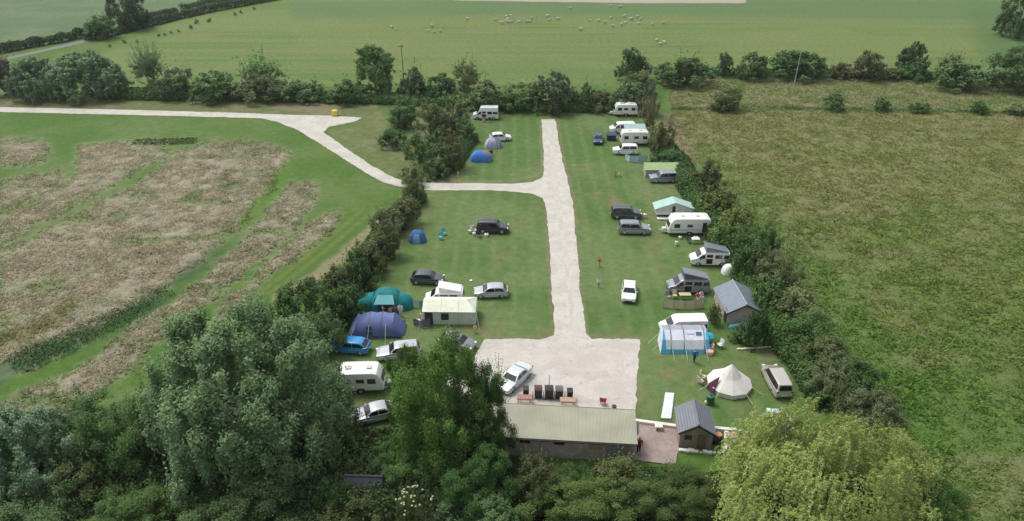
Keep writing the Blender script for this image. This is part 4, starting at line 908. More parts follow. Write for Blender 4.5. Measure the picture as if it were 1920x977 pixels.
# low walls -------------------------------------------------------------------------------
def lowwall(name, label, pts, w, h, m, cat='wall', jag=0.0):
    P = [G(*p) for p in pts]; o = P[0]; mb = MB(); rr = random.Random(5)
    for a, b in zip(P[:-1], P[1:]):
        n = max(1, int((b - a).length / (.38 if jag else 4))); d = (b - a); ang = math.atan2(d.y, d.x); sl = d.length / n
        for k in range(n):
            c = a.lerp(b, (k + .5) / n) - o; j = 1 + jag * rr.uniform(-1, 1)
            mb.box((c.x + jag * rr.uniform(-.1, .1), c.y + jag * rr.uniform(-.1, .1), h * j / 2), (sl * (.92 if jag else 1.0) * j, w * j, h * j), rz=ang + jag * rr.uniform(-.4, .4))
    ob = mb.build(name, m, bevel=.03 if jag else .015); ob.location = (o.x, o.y, 0); return tag(ob, label, cat)
WHW = mat('whitewash', (.70, .68, .62), .85, 0, .12, 2, .2, 10)
lowwall('low_wall', 'long low whitewashed wall from the toilet block to the small brick shed', [(1189,792),(1270,803)], .35, .35, WHW)
lowwall('low_wall', 'low whitewashed wall running right from the small brick shed to the weeping willow', [(1336,806),(1405,813)], .35, .35, WHW)
lowwall('stone_edging', 'row of white painted stones curving round the front of the small brick shed', [(1272,846),(1310,849),(1352,852),(1359,845),(1361,826),(1362,812)], .30, .24, WHW, 'edging', .35)
lowwall('timber_edging', 'pale timber sleepers laid on the grass below the blue roofed shed', [(1381,656),(1412,654),(1447,651)], .22, .16, mat('bleached_timber', (.66, .62, .52), .85), 'edging', .2)
bd = MB(); P4 = [G(*p) for p in ((1239,786),(1258,787),(1264,739),(1247,738))]; o = P4[0]
bd.slab([(p.x - o.x, p.y - o.y, .10) for p in P4], .06); ob = bd.build('board', mat('white_board', (.66, .68, .68), .5), bevel=.01); ob.location = (o.x, o.y, 0); tag(ob, 'long white board lying on the grass left of the small brick shed', 'board')

# ------------------------------------------------------------------ tents
def at(t, px, py, rz=0.0): place(t, px, py, rz); t.location.z = .02; return t
DOOR = mat('tent_mesh_dark', (.045, .045, .055), .9)
POLE = mat('tent_pole', (.16, .17, .19), .5)
GUY = mat('guy_rope', (.62, .66, .5), .8)
def guys(t, lst):
    for a, b in lst: MB().tube([a, b], .022, 4).build('guy_line', GUY, t)
def tunnel(label, px, py, rz, L, W, H, fab, hoops=4, name='tunnel_tent', skirt=None, windows=(), endh=.45, sag=.10, polem=POLE):
    """axis along local x"""
    t = at(thing(name, label, 'tent'), px, py, rz); rings = []; n = 14; st = []; l = L / 2
    st.append((-l, endh * .15)); st.append((-l + L * .10, .62 * 1.0))
    hx = [-l + L * .18 + (L * .64) * k / (hoops - 1) for k in range(hoops)]
    for k, x in enumerate(hx):
        st.append((x, 1.0 if 0 < k < hoops - 1 else .93))
        if k < hoops - 1: st.append(((x + hx[k + 1]) / 2, (1.0 if 0 < k < hoops - 2 else .96) - sag * .55))
    st.append((l - L * .10, .62)); st.append((l, endh * .15))
    for x, s in st: rings.append([(x, -math.cos(math.pi * i / n) * W / 2 * (.62 + .38 * s), max(0, math.sin(math.pi * i / n)) ** .72 * H * s) for i in range(n + 1)])
    m = MB(); vs = [p for r in rings for p in r]; k = n + 1
    m.add(vs, [(i * k + j, i * k + j + 1, (i + 1) * k + j + 1, (i + 1) * k + j) for i in range(len(rings) - 1) for j in range(n)])
    m.build('flysheet', fab, t, 50)
    for q, x in enumerate(hx):
        s = 1.0 if 0 < q < hoops - 1 else .93
        MB().tube([(x, -math.cos(math.pi * i / n) * (W / 2 * (.62 + .38 * s) + .02), max(0, math.sin(math.pi * i / n)) ** .72 * (H * s) + .02) for i in range(n + 1)], .035, 5).build('hoop', polem, t)
    if skirt:
        for s_ in (-1, 1): MB().slab([(-l + .1, s_ * (W / 2 * .93 + .03), .02), (l - .1, s_ * (W / 2 * .93 + .03), .02), (l - .4, s_ * (W / 2 * .99), .26), (-l + .4, s_ * (W / 2 * .99), .26)], .01).build('skirt', skirt, t)
    for x0, x1, z0, z1 in windows:
        sgn = door_open_side(rz); yy = lambda z: sgn * (math.cos(math.asin(min(1, (z / H) ** (1 / .72)))) * W / 2 + .03)
        MB().slab([(x0, yy(z0), z0), (x1, yy(z0), z0), (x1, yy(z1), z1), (x0, yy(z1), z1)], .012).build('window', DOOR, t)
    return t
def dome(label, px, py, rz, L, W, H, fab, fab2=None, door=True, name='dome_tent', poles=True, doorm=DOOR, cat='tent'):
    t = at(thing(name, label, cat), px, py, rz); m = MB(); n = 32; k = 8; m2 = MB()
    def pt(u, a, off=0):   # squarish plan, four ridges
        c, s = math.cos(a), math.sin(a); q = (abs(c) ** 2.8 + abs(s) ** 2.8) ** (-1 / 2.8); sag = 1 - .07 * (1 - abs(math.sin(2 * a))) * math.sin(math.pi * u)
        r = math.cos(u * math.pi / 2) ** .8
        return (c * q * r * L / 2 * sag * (1 + off), s * q * r * W / 2 * sag * (1 + off), math.sin(u * math.pi / 2) * H * (1 + off))
    for (mm, lo, hi) in ((m, 0, n),):
        vs = [pt(i / k, 2 * math.pi * j / n) for i in range(k) for j in range(n)] + [(0, 0, H)]
        mm.add(vs, [(i * n + j, i * n + (j + 1) % n, (i + 1) * n + (j + 1) % n, (i + 1) * n + j) for i in range(k - 1) for j in range(n)] + [((k - 1) * n + j, (k - 1) * n + (j + 1) % n, k * n) for j in range(n)])
    m.build('flysheet', fab, t, 60)
    if poles:
        for a in (math.pi / 4, 3 * math.pi / 4):
            MB().tube([pt(u / 6, a, .012) for u in range(0, 6)] + [(0, 0, H * 1.012)] + [pt(u / 6, a + math.pi, .012) for u in range(5, -1, -1)], .028, 5).build('pole', POLE, t)
    def patch(a0, a1, u0, u1, mm, nm):
        p = MB(); N, K = 6, 5; p.add([pt(u0 + (u1 - u0) * i / K, a0 + (a1 - a0) * j / N, .015) for i in range(K + 1) for j in range(N + 1)], [(i * (N + 1) + j, i * (N + 1) + j + 1, (i + 1) * (N + 1) + j + 1, (i + 1) * (N + 1) + j) for i in range(K) for j in range(N)]); p.build(nm, mm, t, 60)
    if fab2: patch(-1.25, 1.25, .0, .97, fab2, 'front_panel')
    if door: patch(-math.pi / 2 - .42, -math.pi / 2 + .42, .02, .62, doorm, 'door')
    return t
def frame_tent(label, px, py, rz, L, W, He, Ha, wall, roof, doorx=None, winx=None, name='frame_tent', over=.12, hip=0.0):
    """ridge along local x"""
    t = at(thing(name, label, 'tent'), px, py, rz); l, w = L / 2, W / 2
    m = MB(); m.slices([[(x, -w, 0), (x, w, 0), (x, w, He), (x - (hip if x > 0 else 0), 0, Ha), (x, -w, He)] for x in (-l, l)]); m.build('wall', wall, t)
    for s in (-1, 1):
        q = [(-l - over, 0, Ha + .03), (-l - over, s * (w + over), He - (Ha - He) / w * over + .03), (l + (over if not hip else .03), s * (w + over), He - (Ha - He) / w * over + .03), (l + (over if not hip else -hip + .03), 0, Ha + .03)]
        MB().slab(q, .015).build('roof', roof, t)
    sg = door_open_side(rz)
    seam = MB()
    for x in (-l / 3, l / 3): seam.tube([(x, sg * w * 1.01, 0), (x, sg * (w + .02), He + .03), (x, 0, Ha + .07), (x, -sg * (w + .02), He + .03)], .022, 5)
    seam.build('seam', mat('tent_seam', (.38, .42, .36), .8), t)
    if doorx: MB().slab([(doorx[0], sg * (w + .02), .03), (doorx[1], sg * (w + .02), .03), (doorx[1], sg * (w + .02), He * .93), (doorx[0], sg * (w + .02), He * .93)], .012).build('doorway', DOOR, t)
    if winx: MB().slab([(winx[0], sg * (w + .02), He * .35), (winx[1], sg * (w + .02), He * .35), (winx[1], sg * (w + .02), He * .85), (winx[0], sg * (w + .02), He * .85)], .012).build('window', DOOR, t)
    guys(t, [((s * l, sg * w, He), (s * (l + .5), sg * (w + 1.1), 0)) for s in (-1, 1)])
    return t
F_teal = fabric('teal', (.015, .20, .21)); F_tealp = fabric('pale_teal', (.14, .38, .40)); F_blue = fabric('slate_blue', (.135, .17, .36)); F_blued = fabric('deep_blue', (.05, .075, .24))
# teal family tent: a domed living room with an open front and a sleeping wing on either side
T = dome('large teal dome tent with open front and camping gear spilling out', 727, 573, 0, 4.0, 3.6, 2.25, F_teal, None, True)
MB().add([(-.9, -.9, 2.0), (.9, -.9, 2.0), (1.2, -2.1, 1.45), (-1.2, -2.1, 1.45)], [(0, 1, 2, 3)]).build('porch_canopy', F_tealp, T)
for x in (-1.2, 1.2): MB().tube([(x, -2.1, 0), (x, -2.1, 1.45)], .03, 5).build('porch_pole', POLE, T)
for sx, ln in ((-1, 2.4), (1, 1.6)):
    mm = MB(); rg = []
    for k_ in range(5):
        x = sx * (1.5 + ln * k_ / 4); hh = (1.7, 1.6, 1.45, 1.15, .15)[k_]; ww = (1.3, 1.25, 1.2, 1.05, .8)[k_]
        rg.append([(x, -math.cos(math.pi * i / 10) * ww, math.sin(math.pi * i / 10) ** .75 * hh) for i in range(11)])
    mm.add([p for r in rg for p in r], [(i * 11 + j, i * 11 + j + 1, (i + 1) * 11 + j + 1, (i + 1) * 11 + j) for i in range(4) for j in range(10)]); mm.build('sleeping_wing', F_teal, T, 50)
T = tunnel('long slate blue tunnel tent behind the bright blue car', 708, 619, 0, 6.3, 3.3, 2.15, F_blue, 4, skirt=F_blued, windows=((-.9, -.3, .55, .85), (-.9, -.3, 1.1, 1.4)))
guys(T, [((-.6, -1.2, 1.6), (-.7, -3.0, 0)), ((1.2, -1.2, 1.6), (1.3, -2.9, 0)), ((-2.2, -1.2, 1.4), (-2.8, -2.6, 0))])
frame_tent('cream and pale green frame tent with a grey window, right of the teal tent', 846, 595, -1, 5.9, 3.0, 1.75, 2.35, fabric('pale_sage', (.58, .65, .54)), fabric('cream', (.72, .74, .60)), (-2.8, -1.9), (-.95, -.1), hip=1.1)
T = dome('blue dome tent with grey brown middle panel on the upper left lawn', 903, 300, 0, 4.0, 2.8, 1.75, fabric('bright_blue', (.06, .21, .60)), fabric('taupe', (.25, .20, .22)), False)
T = dome('pale grey dome tent with dark front, beside the small white car', 925, 275, 10, 3.3, 2.5, 1.7, fabric('pale_grey', (.40, .44, .50)), fabric('dark_blue_grey', (.10, .14, .20)), False)
dome('small blue pyramid shaped tent standing alone near the left hedgerow', 783, 451, 0, 2.4, 2.2, 1.55, fabric('mid_blue', (.045, .14, .36)), None, True, doorm=fabric('light_blue', (.22, .36, .60)))
dome('small white pod tent beside the white pop-top campervan', 1366, 512, 0, 1.9, 1.6, 1.25, fabric('white', (.78, .78, .75)), None, False, poles=False)
# green roofed trailer tent
T = frame_tent('trailer tent with pale lime green roof behind the dark car', 1237, 326, 0, 5.3, 2.6, 1.35, 2.0, fabric('grey_wall', (.36, .38, .36)), fabric('lime', (.36, .45, .23)), name='trailer_tent', over=.25)
for x in (-.9, .9): wheel(T, x, -1.45, .28)
# folding camper: cream base, mint gabled roof
T = at(thing('folding_camper', 'folding camper with mint green gabled roof and cream sides above the longest caravan', 'caravan'), 1261, 402, 0)
MB().box((0, 0, .62), (5.3, 2.0, .5)).build('trailer_body', mat('caravan_shell', (.8, .79, .76), .35), T, bevel=.04)
m = MB(); m.slices([[(-2.75, y, .87), (2.75, y, .87), (2.75, y, 1.35), (0, y, 2.3), (-2.75, y, 1.35)] for y in (-1.0, 1.0)]); m.build('canvas_wall', fabric('off_white', (.68, .67, .62)), T)
for s in (-1, 1): MB().slab([(0, -1.2, 2.36), (s * 2.95, -1.2, 1.33), (s * 2.95, 1.2, 1.33), (0, 1.2, 2.36)], .03).build('roof', fabric('mint', (.38, .55, .50)), T)
MB().slab([(-.35, -1.02, .4), (.1, -1.02, .4), (.1, -1.02, 1.75), (-.35, -1.02, 1.75)], .012).build('doorway', DOOR, T)
for s in (-1, 1): wheel(T, 0, s * .95, .27)
MB().slab([(-2.6, -1.3, .12), (-.5, -1.3, .12), (-.5, -2.0, .12), (-2.6, -2.0, .12)], .05).build('step', mat('caravan_shell'), T)
# bell tent
T = at(thing('bell_tent', 'cream canvas bell tent with dark purple open doorway', 'tent'), 1366, 724, 0)
n = 10; r = 2.15; hw_ = .55; cv = fabric('canvas_cream', (.70, .67, .63)); off = R(12)
ring = [(r * math.cos(2 * math.pi * k / n + off), r * math.sin(2 * math.pi * k / n + off)) for k in range(n)]
m = MB(); m.add([(x * 1.04, y * 1.04, hw_) for x, y in ring] + [(x * .5, y * .5, 1.45) for x, y in ring] + [(0, 0, 2.75)], [(k, (k + 1) % n, n + (k + 1) % n, n + k) for k in range(n)] + [(n + k, n + (k + 1) % n, 2 * n) for k in range(n)]); m.build('canopy', cv, T)
m = MB(); m.add([(x, y, 0) for x, y in ring] + [(x, y, hw_) for x, y in ring], [(k, (k + 1) % n, n + (k + 1) % n, n + k) for k in range(n)]); m.build('side_wall', cv, T)
d_ = R(203); e_ = lambda a, rr_, z: (rr_ * math.cos(a), rr_ * math.sin(a), z)
MB().slab([e_(d_ - .24, r * 1.09, .05), e_(d_ + .24, r * 1.09, .05), e_(d_ + .20, r * 1.03, .72), e_(d_ + .02, r * .64, 1.62), e_(d_ - .20, r * 1.03, .72)], .02).build('doorway', mat('plum_doorway', (.10, .028, .06), .9), T)
MB().tube([(0, 0, 2.7), (0, 0, 2.9)], .04, 6).build('centre_pole', POLE, T)
guys(T, [(e_(off + 2 * math.pi * k / n, r * 1.04, hw_), e_(off + 2 * math.pi * k / n, r * 1.04 + 1.0, 0)) for k in (4, 5, 6, 8, 9)])
# drive-away awning
T = at(thing('awning', 'blue and grey drive-away awning with wide blue hem against the white van', 'awning'), 1279, 646, 0)
Fg = fabric('awning_grey', (.34, .35, .40)); Fl = fabric('awning_light', (.72, .76, .82)); Fb = fabric('awning_blue', (.10, .42, .72))
hx = 2.35
pr = [(.85, 2.0), (-.2, 2.05), (-1.1, 1.35), (-1.55, .45), (-1.7, 0)]      # y, z profile from the van down to the ground
ex = [0, 0, .12, .25, .32]
def strip(i, mm, nm):
    MB().add([(-hx - ex[i], pr[i][0], pr[i][1]), (hx + ex[i], pr[i][0], pr[i][1]), (hx + ex[i + 1], pr[i + 1][0], pr[i + 1][1]), (-hx - ex[i + 1], pr[i + 1][0], pr[i + 1][1])], [(0, 1, 2, 3)]).build(nm, mm, T)
strip(0, Fg, 'roof'); strip(1, Fl, 'front_wall'); strip(2, Fl, 'front_wall'); strip(3, Fb, 'hem')
for s in (-1, 1):
    MB().add([(s * (hx + ex[i] + .01), pr[i][0] + .0, pr[i][1] + .015) for i in (1, 2, 3)] + [(s * (hx + ex[i] - w_), pr[i][0], pr[i][1] + .015) for i, w_ in ((3, .55), (2, .35), (1, .12))], [(0, 1, 4, 5), (1, 2, 3, 4)]).build('side_panel', Fb, T)
    MB().add([(s * (hx + ex[i] + .002), pr[i][0], pr[i][1]) for i in range(5)] + [(s * (hx + .2), .85, 0)], [(0, 1, 2, 3, 4, 5)]).build('side_wall', Fb if s > 0 else Fl, T)
for x in (-1.55, -.15, 2.0): MB().tube([(x, p[0], p[1] + .04) for p in pr], .045, 6).build('air_beam', POLE, T)
MB().slab([(.2, -.55, 1.80), (1.0, -.55, 1.80), (1.0, -1.60, .32), (.2, -1.60, .32)], .015).build('door', Fg, T)
MB().slab([(1.15, -.4, 1.92), (1.75, -.4, 1.92), (1.75, -.72, 1.68), (1.15, -.72, 1.68)], .015).build('window', mat('blue_window', (.06, .16, .30), .4), T)
guys(T, [((x, -1.1, 1.4), (x + .15, -2.9, 0)) for x in (-1.55, -.15, 2.0)] + [((-2.5, -1.0, 1.2), (-3.5, -1.2, 0)), ((-2.5, 0, 1.7), (-3.7, .2, 0))])
# upper awning beside the second van
T = at(thing('awning', 'grey green awning pitched on the near side of the second van from the top', 'awning'), 1188, 253, 0)
m = MB(); m.slices([[(x, -1.1, 0), (x, .7, 0), (x, .7, 1.9), (x, -.9, 1.5)] for x in (-1.9, 2.0)]); m.build('wall', fabric('grey_green', (.25, .36, .37)), T)
MB().slab([(-2.0, .75, 1.96), (-2.0, -1.0, 1.53), (2.1, -1.0, 1.53), (2.1, .75, 1.96)], .02).build('roof', fabric('pale_grey_green', (.34, .46, .46)), T)
MB().slab([(-1.4, -1.08, .1), (-.5, -1.08, .1), (-.5, -.97, 1.3), (-1.4, -.97, 1.3)], .02).build('doorway', DOOR, T)
T = at(thing('awning', 'small dark awning at the left end of the upper right group', 'awning'), 1146, 262, 0)
m = MB(); m.slices([[(x, -.8, 0), (x, .8, 0), (x, .7, 1.2), (x, -.6, 1.0)] for x in (-.8, .8)]); m.build('wall', fabric('navy', (.03, .04, .06)), T)
MB().slab([(-.9, .8, 1.25), (-.9, -.7, 1.04), (.9, -.7, 1.04), (.9, .8, 1.25)], .02).build('roof', fabric('navy2', (.06, .08, .12)), T)

def windbreak(label, pts, h, fab, polem=WOOD, cols=None, name='windbreak'):
    P = [G(*p) for p in pts]; o = P[0]; t = thing(name, label, 'windbreak', (o.x, o.y, 0))
    for i, (a, b) in enumerate(zip(P[:-1], P[1:])):
        a, b = a - o, b - o; f = (cols[i % len(cols)] if cols else fab); n = Vector((-(b - a).y, (b - a).x, 0)).normalized() * .12; vs = []
        for z in (.06, h / 2, h):
            for k in range(5): vs.append(a.lerp(b, k / 4) + n * math.sin(math.pi * k / 4) * (1 if z > .1 else .3) + Vector((0, 0, z)))
        MB().add(vs, [(r * 5 + k, r * 5 + k + 1, r * 5 + 6 + k, r * 5 + 5 + k) for r in range(2) for k in range(4)]).build('panel', f, t, 60)
    for p in P: q = p - o; MB().tube([q, q + Vector((0, 0, h + .15))], .03, 6).build('post', polem, t)
    return t
windbreak('beige windbreak with rolled left end in front of the grey campervan', [(1243,577),(1262,579),(1282,580),(1302,580),(1319,577)], 1.15, fabric('beige', (.58, .51, .36)))
windbreak('mint and pale blue windbreak below the white car on the upper right', [(1171,300),(1180,304),(1197,305),(1213,303)], 1.15, None, cols=[fabric('mint_pale', (.42, .62, .62)), fabric('ice_blue', (.42, .55, .66))])
windbreak('teal striped windbreak between the teal tent and the cream frame tent', [(763,575),(775,577),(787,578),(799,578)], .95, None, cols=[fabric('teal_stripe', (.08, .38, .36)), fabric('pale_stripe', (.45, .60, .58))])
windbreak('grey purple windbreak left of the cream frame tent doorway', [(776,611),(790,616),(803,614),(815,603)], .95, fabric('mauve_grey', (.19, .165, .22)))

# ------------------------------------------------------------------ people, sheep, dogs: one continuous skinned body each
def skin(name, joints, edges, m, sub=1):
    """joints: list of (x,y,z,radius[,radius2]); edges between them"""
    me = bpy.data.meshes.new(name); me.from_pydata([j[:3] for j in joints], edges, []); o = bpy.data.objects.new(name, me); COL.objects.link(o)
    sk = o.modifiers.new('s', 'SKIN'); me.skin_vertices or None
    lay_ = me.skin_vertices[0].data
    for i, j in enumerate(joints): lay_[i].radius = (j[3], j[4] if len(j) > 4 else j[3])
    lay_[0].use_root = True
    s = o.modifiers.new('u', 'SUBSURF'); s.levels = sub; s.render_levels = sub
    dg = bpy.context.evaluated_depsgraph_get(); out = bpy.data.meshes.new_from_object(o.evaluated_get(dg)); out.name = name
    bpy.data.objects.remove(o); out.polygons.foreach_set('use_smooth', np.ones(len(out.polygons), bool))
    out.materials.clear(); out.materials.append(m); return out
SKINM = mat('skin', (.52, .34, .26), .6, 0, .04)
def pose(kind):
    H_ = 1.0
    J = [(0, 0, .52, .085, .07), (0, 0, .62, .075, .06), (0, 0, .74, .095, .065), (0, 0, .815, .075, .05), (0, 0, .85, .03), (0, .008, .885, .042, .045), (0, .008, .935, .052, .06), (0, .005, .985, .030, .035)]
    E = [(i, i + 1) for i in range(7)]
    def chain(start, pts):
        p = start
        for q in pts: J.append(q); E.append((p, len(J) - 1)); p = len(J) - 1
    if kind == 'sit':
        for i, j in enumerate(J): J[i] = (j[0], j[1], j[2] - .26, *j[3:])
        for s in (-1, 1):
            chain(0, [(s * .055, .02, .25, .055), (s * .07, .24, .27, .042), (s * .07, .27, .05, .028), (s * .07, .33, .02, .025)])
            chain(3, [(s * .125, 0, .53, .035), (s * .14, .06, .41, .026), (s * .10, .18, .36, .02), (s * .08, .23, .35, .018)])
    else:
        st = .10 if kind == 'walk' else .012
        for s in (-1, 1):
            chain(0, [(s * .055, 0, .48, .06), (s * .06, s * st * .7 + .01, .27, .042), (s * .06, s * st, .045, .027), (s * .065, s * st + .07, .018, .022)])
            chain(3, [(s * .125, 0, .79, .035), (s * .145, -s * st * .5, .64, .026), (s * .14, -s * st + .05, .50, .02), (s * .135, -s * st + .07, .45, .018)])
    return J, E
def person(label, px, py, rz, kind='stand', h=1.7, top=(.8, .8, .8), legs=(.05, .05, .08), hair=(.05, .035, .025), group=None):
    t = thing('person', label, 'person', group=group); place(t, px, py, rz)
    J, E = pose(kind); J = [tuple(v * h for v in j) for j in J]
    me = skin('body', J, E, SKINM, 1); body = link('body', me, t)
    co = np.empty(len(me.vertices) * 3, np.float32); me.vertices.foreach_get('co', co); co = co.reshape(-1, 3); no = np.array([v.normal[:] for v in me.vertices]); d = -.26 if kind == 'sit' else 0
    def cloth(nm, cond, col, off):
        fs = [tuple(p.vertices) for p in me.polygons if cond(np.array(p.center) / h)]
        if not fs: return
        ids = sorted({v for f in fs for v in f}); mp = {v: i for i, v in enumerate(ids)}
        c = bpy.data.meshes.new(nm); c.from_pydata([tuple(co[v] + no[v] * off) for v in ids], [], [[mp[v] for v in f] for f in fs]); c.polygons.foreach_set('use_smooth', np.ones(len(c.polygons), bool))
        c.materials.append(fabric('%.2f_%.2f_%.2f' % col, col)); link(nm, c, t)
    cloth('top', lambda c: (.52 + d) < c[2] < (.835 + d) and not (kind == 'sit' and c[1] > .10), top, .018)
    if kind == 'sit': cloth('trousers', lambda c: c[2] < .30 and c[2] > .05, legs, .016)
    else: cloth('trousers', lambda c: c[2] < .545 and c[2] > .06 and abs(c[0]) < .115, legs, .016)
    cloth('hair', lambda c: c[2] > .93 + d and (c[1] < .035 or c[2] > .975 + d), hair, .014)
    return t
W8 = (.78, .78, .76); NV = (.03, .04, .10)
person('person in a white top and black trousers standing against the left hedgerow', 651, 590, 20, 'stand', 1.75, W8, (.03, .03, .035))
person('seated person in a pink top at the teal tent', 733, 591, 30, 'sit', 1.7, (.75, .28, .25), (.55, .5, .5))
person('seated person in a white top left of the pink one at the teal tent', 718, 587, -60, 'sit', 1.65, W8, (.30, .20, .2))
person('seated person in dark clothes in the doorway of the teal tent', 731, 580, 180, 'sit', 1.7, (.05, .05, .06), (.12, .08, .08))
person('person in long white clothes standing at the right side of the teal tent porch', 752, 593, 180, 'stand', 1.7, W8, (.7, .68, .62), (.12, .07, .04))
person('seated person in a white top by the cream frame tent doorway', 792, 601, 20, 'sit', 1.7, W8, (.05, .05, .06))
person('seated person in black left of the cream frame tent, right of the one in white', 803, 594, 180, 'sit', 1.7, (.04, .04, .05), (.05, .05, .06))
person('dark haired child in pale yellow at the right corner of the cream frame tent', 891, 624, 200, 'walk', 1.1, (.72, .62, .42), (.6, .5, .4), (.03, .02, .02))
person('child in a red top walking on the grass right of the gravel road', 1123, 500, 0, 'walk', 1.35, (.62, .10, .05), (.6, .42, .33))
person('child in a white top standing right of the gravel road', 1122, 539, 0, 'stand', 1.25, W8, (.45, .3, .22))
person('child in an orange top sitting on the upper right lawn', 1153, 331, 0, 'sit', 1.3, (.62, .28, .13), (.5, .35, .25))
person('child in pale yellow sitting on the upper right lawn', 1162, 331, 0, 'sit', 1.3, (.75, .72, .45), (.7, .6, .5))
person('person in a blue top walking in front of the blue and grey awning', 1301, 680, 190, 'walk', 1.7, (.03, .09, .32), (.05, .06, .12))
person('seated person in a red top beside the grey campervan', 1306, 564, 200, 'sit', 1.7, (.55, .08, .08), (.5, .45, .42))
person('seated person in white beside the grey campervan', 1313, 561, 200, 'sit', 1.7, W8, (.5, .5, .5))
person('seated person in a peach top at the right end of the blue and grey awning', 1336, 659, 90, 'sit', 1.7, (.72, .45, .36), (.2, .15, .14))
person('person in a dark red jacket standing at the right end of the toilet block', 1197, 848, 0, 'stand', 1.75, (.38, .02, .03), (.07, .03, .04), (.06, .04, .03))

WOOL = mat('wool', (.55, .53, .40), .95, 0, .15, 6, .6, 25)
def quad(nm, m, L=1.15, h=.78, fat=.25, leg=.045, neck=(.1, .18), hr=.09):
    l = L / 2; bz = h * .68
    J = [(0, 0, bz, fat, fat), (-l * .45, 0, bz, fat * .95), (-l * .78, 0, bz - .01, fat * .7), (l * .42, 0, bz + .01, fat * .92), (l * .72, 0, bz + .05, fat * .62), (l * .72 + neck[0], 0, bz + neck[1], hr), (l * .72 + neck[0] + .17, 0, bz + neck[1] - .05, hr * .72), (l * .72 + neck[0] + .28, 0, bz + neck[1] - .10, hr * .45)]
    E = [(0, 1), (1, 2), (0, 3), (3, 4), (4, 5), (5, 6), (6, 7)]
    for s in (-1, 1):
        for x, hind in ((-l * .6, 1), (l * .52, 0)):
            b = 2 if hind else 3
            J.append((x + (.05 if hind else 0), s * fat * .55, bz - fat * .8, leg * 1.5)); E.append((b if hind else 3, len(J) - 1))
            J.append((x + (-.05 if hind else .0), s * fat * .55, h * .28, leg)); E.append((len(J) - 2, len(J) - 1))
            J.append((x, s * fat * .55, .03, leg * .8)); E.append((len(J) - 2, len(J) - 1))
        J.append((l * .72 + neck[0] - .0, s * hr * 1.5, bz + neck[1] + .03, hr * .28)); E.append((5, len(J) - 1))
    J.append((-l * .95, 0, bz - .08, .035)); E.append((2, len(J) - 1))
    return skin(nm, J, E, m, 1)
SHEEP = quad('sheep', WOOL, 1.3, .85, .31)
shp = [(115,165),(135,182),(352,158),(330,188),(365,197),(400,190),(565,117),(733,122),(800,100),(825,97),(815,135),(833,130),(808,118),(797,128),(828,112),(772,142),(878,133),(920,133),(940,131),(948,112),(1045,100),(1055,122),(1107,117),(1182,55),(1240,177),(1246,178),(1350,127),(1390,138),(1422,36),(1475,43),(1484,40),(1500,99),(1507,97),(1543,118),(1552,115),(1585,102),(1605,117),(1490,150),(1437,160),(1515,138),(1590,145),(1675,148),(1740,140),(1425,108),(1700,245),(1722,265),(1747,260),(1300,125),(-2074,262),(-1962,268)]
def sgroup(x, y):
    if x < 0: return 'white sheep beside the lane hedge at the upper left', 'sheep beside the lane'
    if y > 230: return 'cream sheep in the nearest trio above the dark corner tree', 'nearest trio of sheep'
    if x < 200: return 'cream sheep in the leftmost pair of the pasture', 'leftmost pair of sheep'
    if x < 450: return 'cream sheep in the second small bunch from the left, above the thin pole', 'second bunch of sheep from the left'
    if x < 600: return 'lone cream sheep between the small left bunch and the tight circle of sheep', None
    if x < 1000: return 'cream sheep in the tight circle and line left of centre', 'tight circle of sheep'
    if x < 1150: return 'cream sheep in the loose three just right of the tight circle', 'loose three sheep'
    if x < 1200: return 'single cream sheep high in the pasture near centre', None
    if x < 1260: return 'cream sheep of the close pair lying lower than the rest', 'close pair of sheep'
    if y < 50: return 'cream sheep nearest to the bare strip at the top edge', 'sheep near the top edge'
    return 'cream sheep in the wide scattered bunch on the right of the flock', 'scattered bunch of sheep'
UL = {(115,165): 'upper left cream sheep of the leftmost pair in the pasture', (135,182): 'lower right cream sheep of the leftmost pair in the pasture', (352,158): 'topmost cream sheep of the second bunch from the left', (330,188): 'leftmost cream sheep of the second bunch from the left',
      (365,197): 'lowest cream sheep of the second bunch from the left', (400,190): 'rightmost cream sheep of the second bunch from the left', (1700,245): 'upper left cream sheep of the nearest trio above the dark corner tree', (1722,265): 'middle cream sheep of the nearest trio above the dark corner tree',
      (1747,260): 'rightmost cream sheep of the nearest trio above the dark corner tree', (1045,100): 'upper sheep of the loose three just right of the tight circle', (1055,122): 'lower left sheep of the loose three just right of the tight circle', (1107,117): 'rightmost sheep of the loose three just right of the tight circle',
      (-2074,262): 'left one of two white sheep beside the lane hedge', (-1962,268): 'right one of two white sheep beside the lane hedge', (1240,177): 'left sheep of the close pair lower than the rest of the flock', (1246,178): 'right sheep of the close pair lower than the rest of the flock'}
for i, (x, y) in enumerate(shp):
    px_, py_ = 700 + x / 3.2, y / 3.2; lb, gp = sgroup(x, y); lb = UL.get((x, y), lb)
    o_ = link('sheep', SHEEP); g_ = G(px_, py_ + 1.5); rr = random.Random(i); k = rr.uniform(.85, 1.15); o_.location = (g_.x, g_.y, 0.01); o_.rotation_euler = (0, 0, rr.choice([0, math.pi]) + rr.uniform(-.9, .9)); o_.scale = (k, k, k); tag(o_, lb, 'sheep', gp)

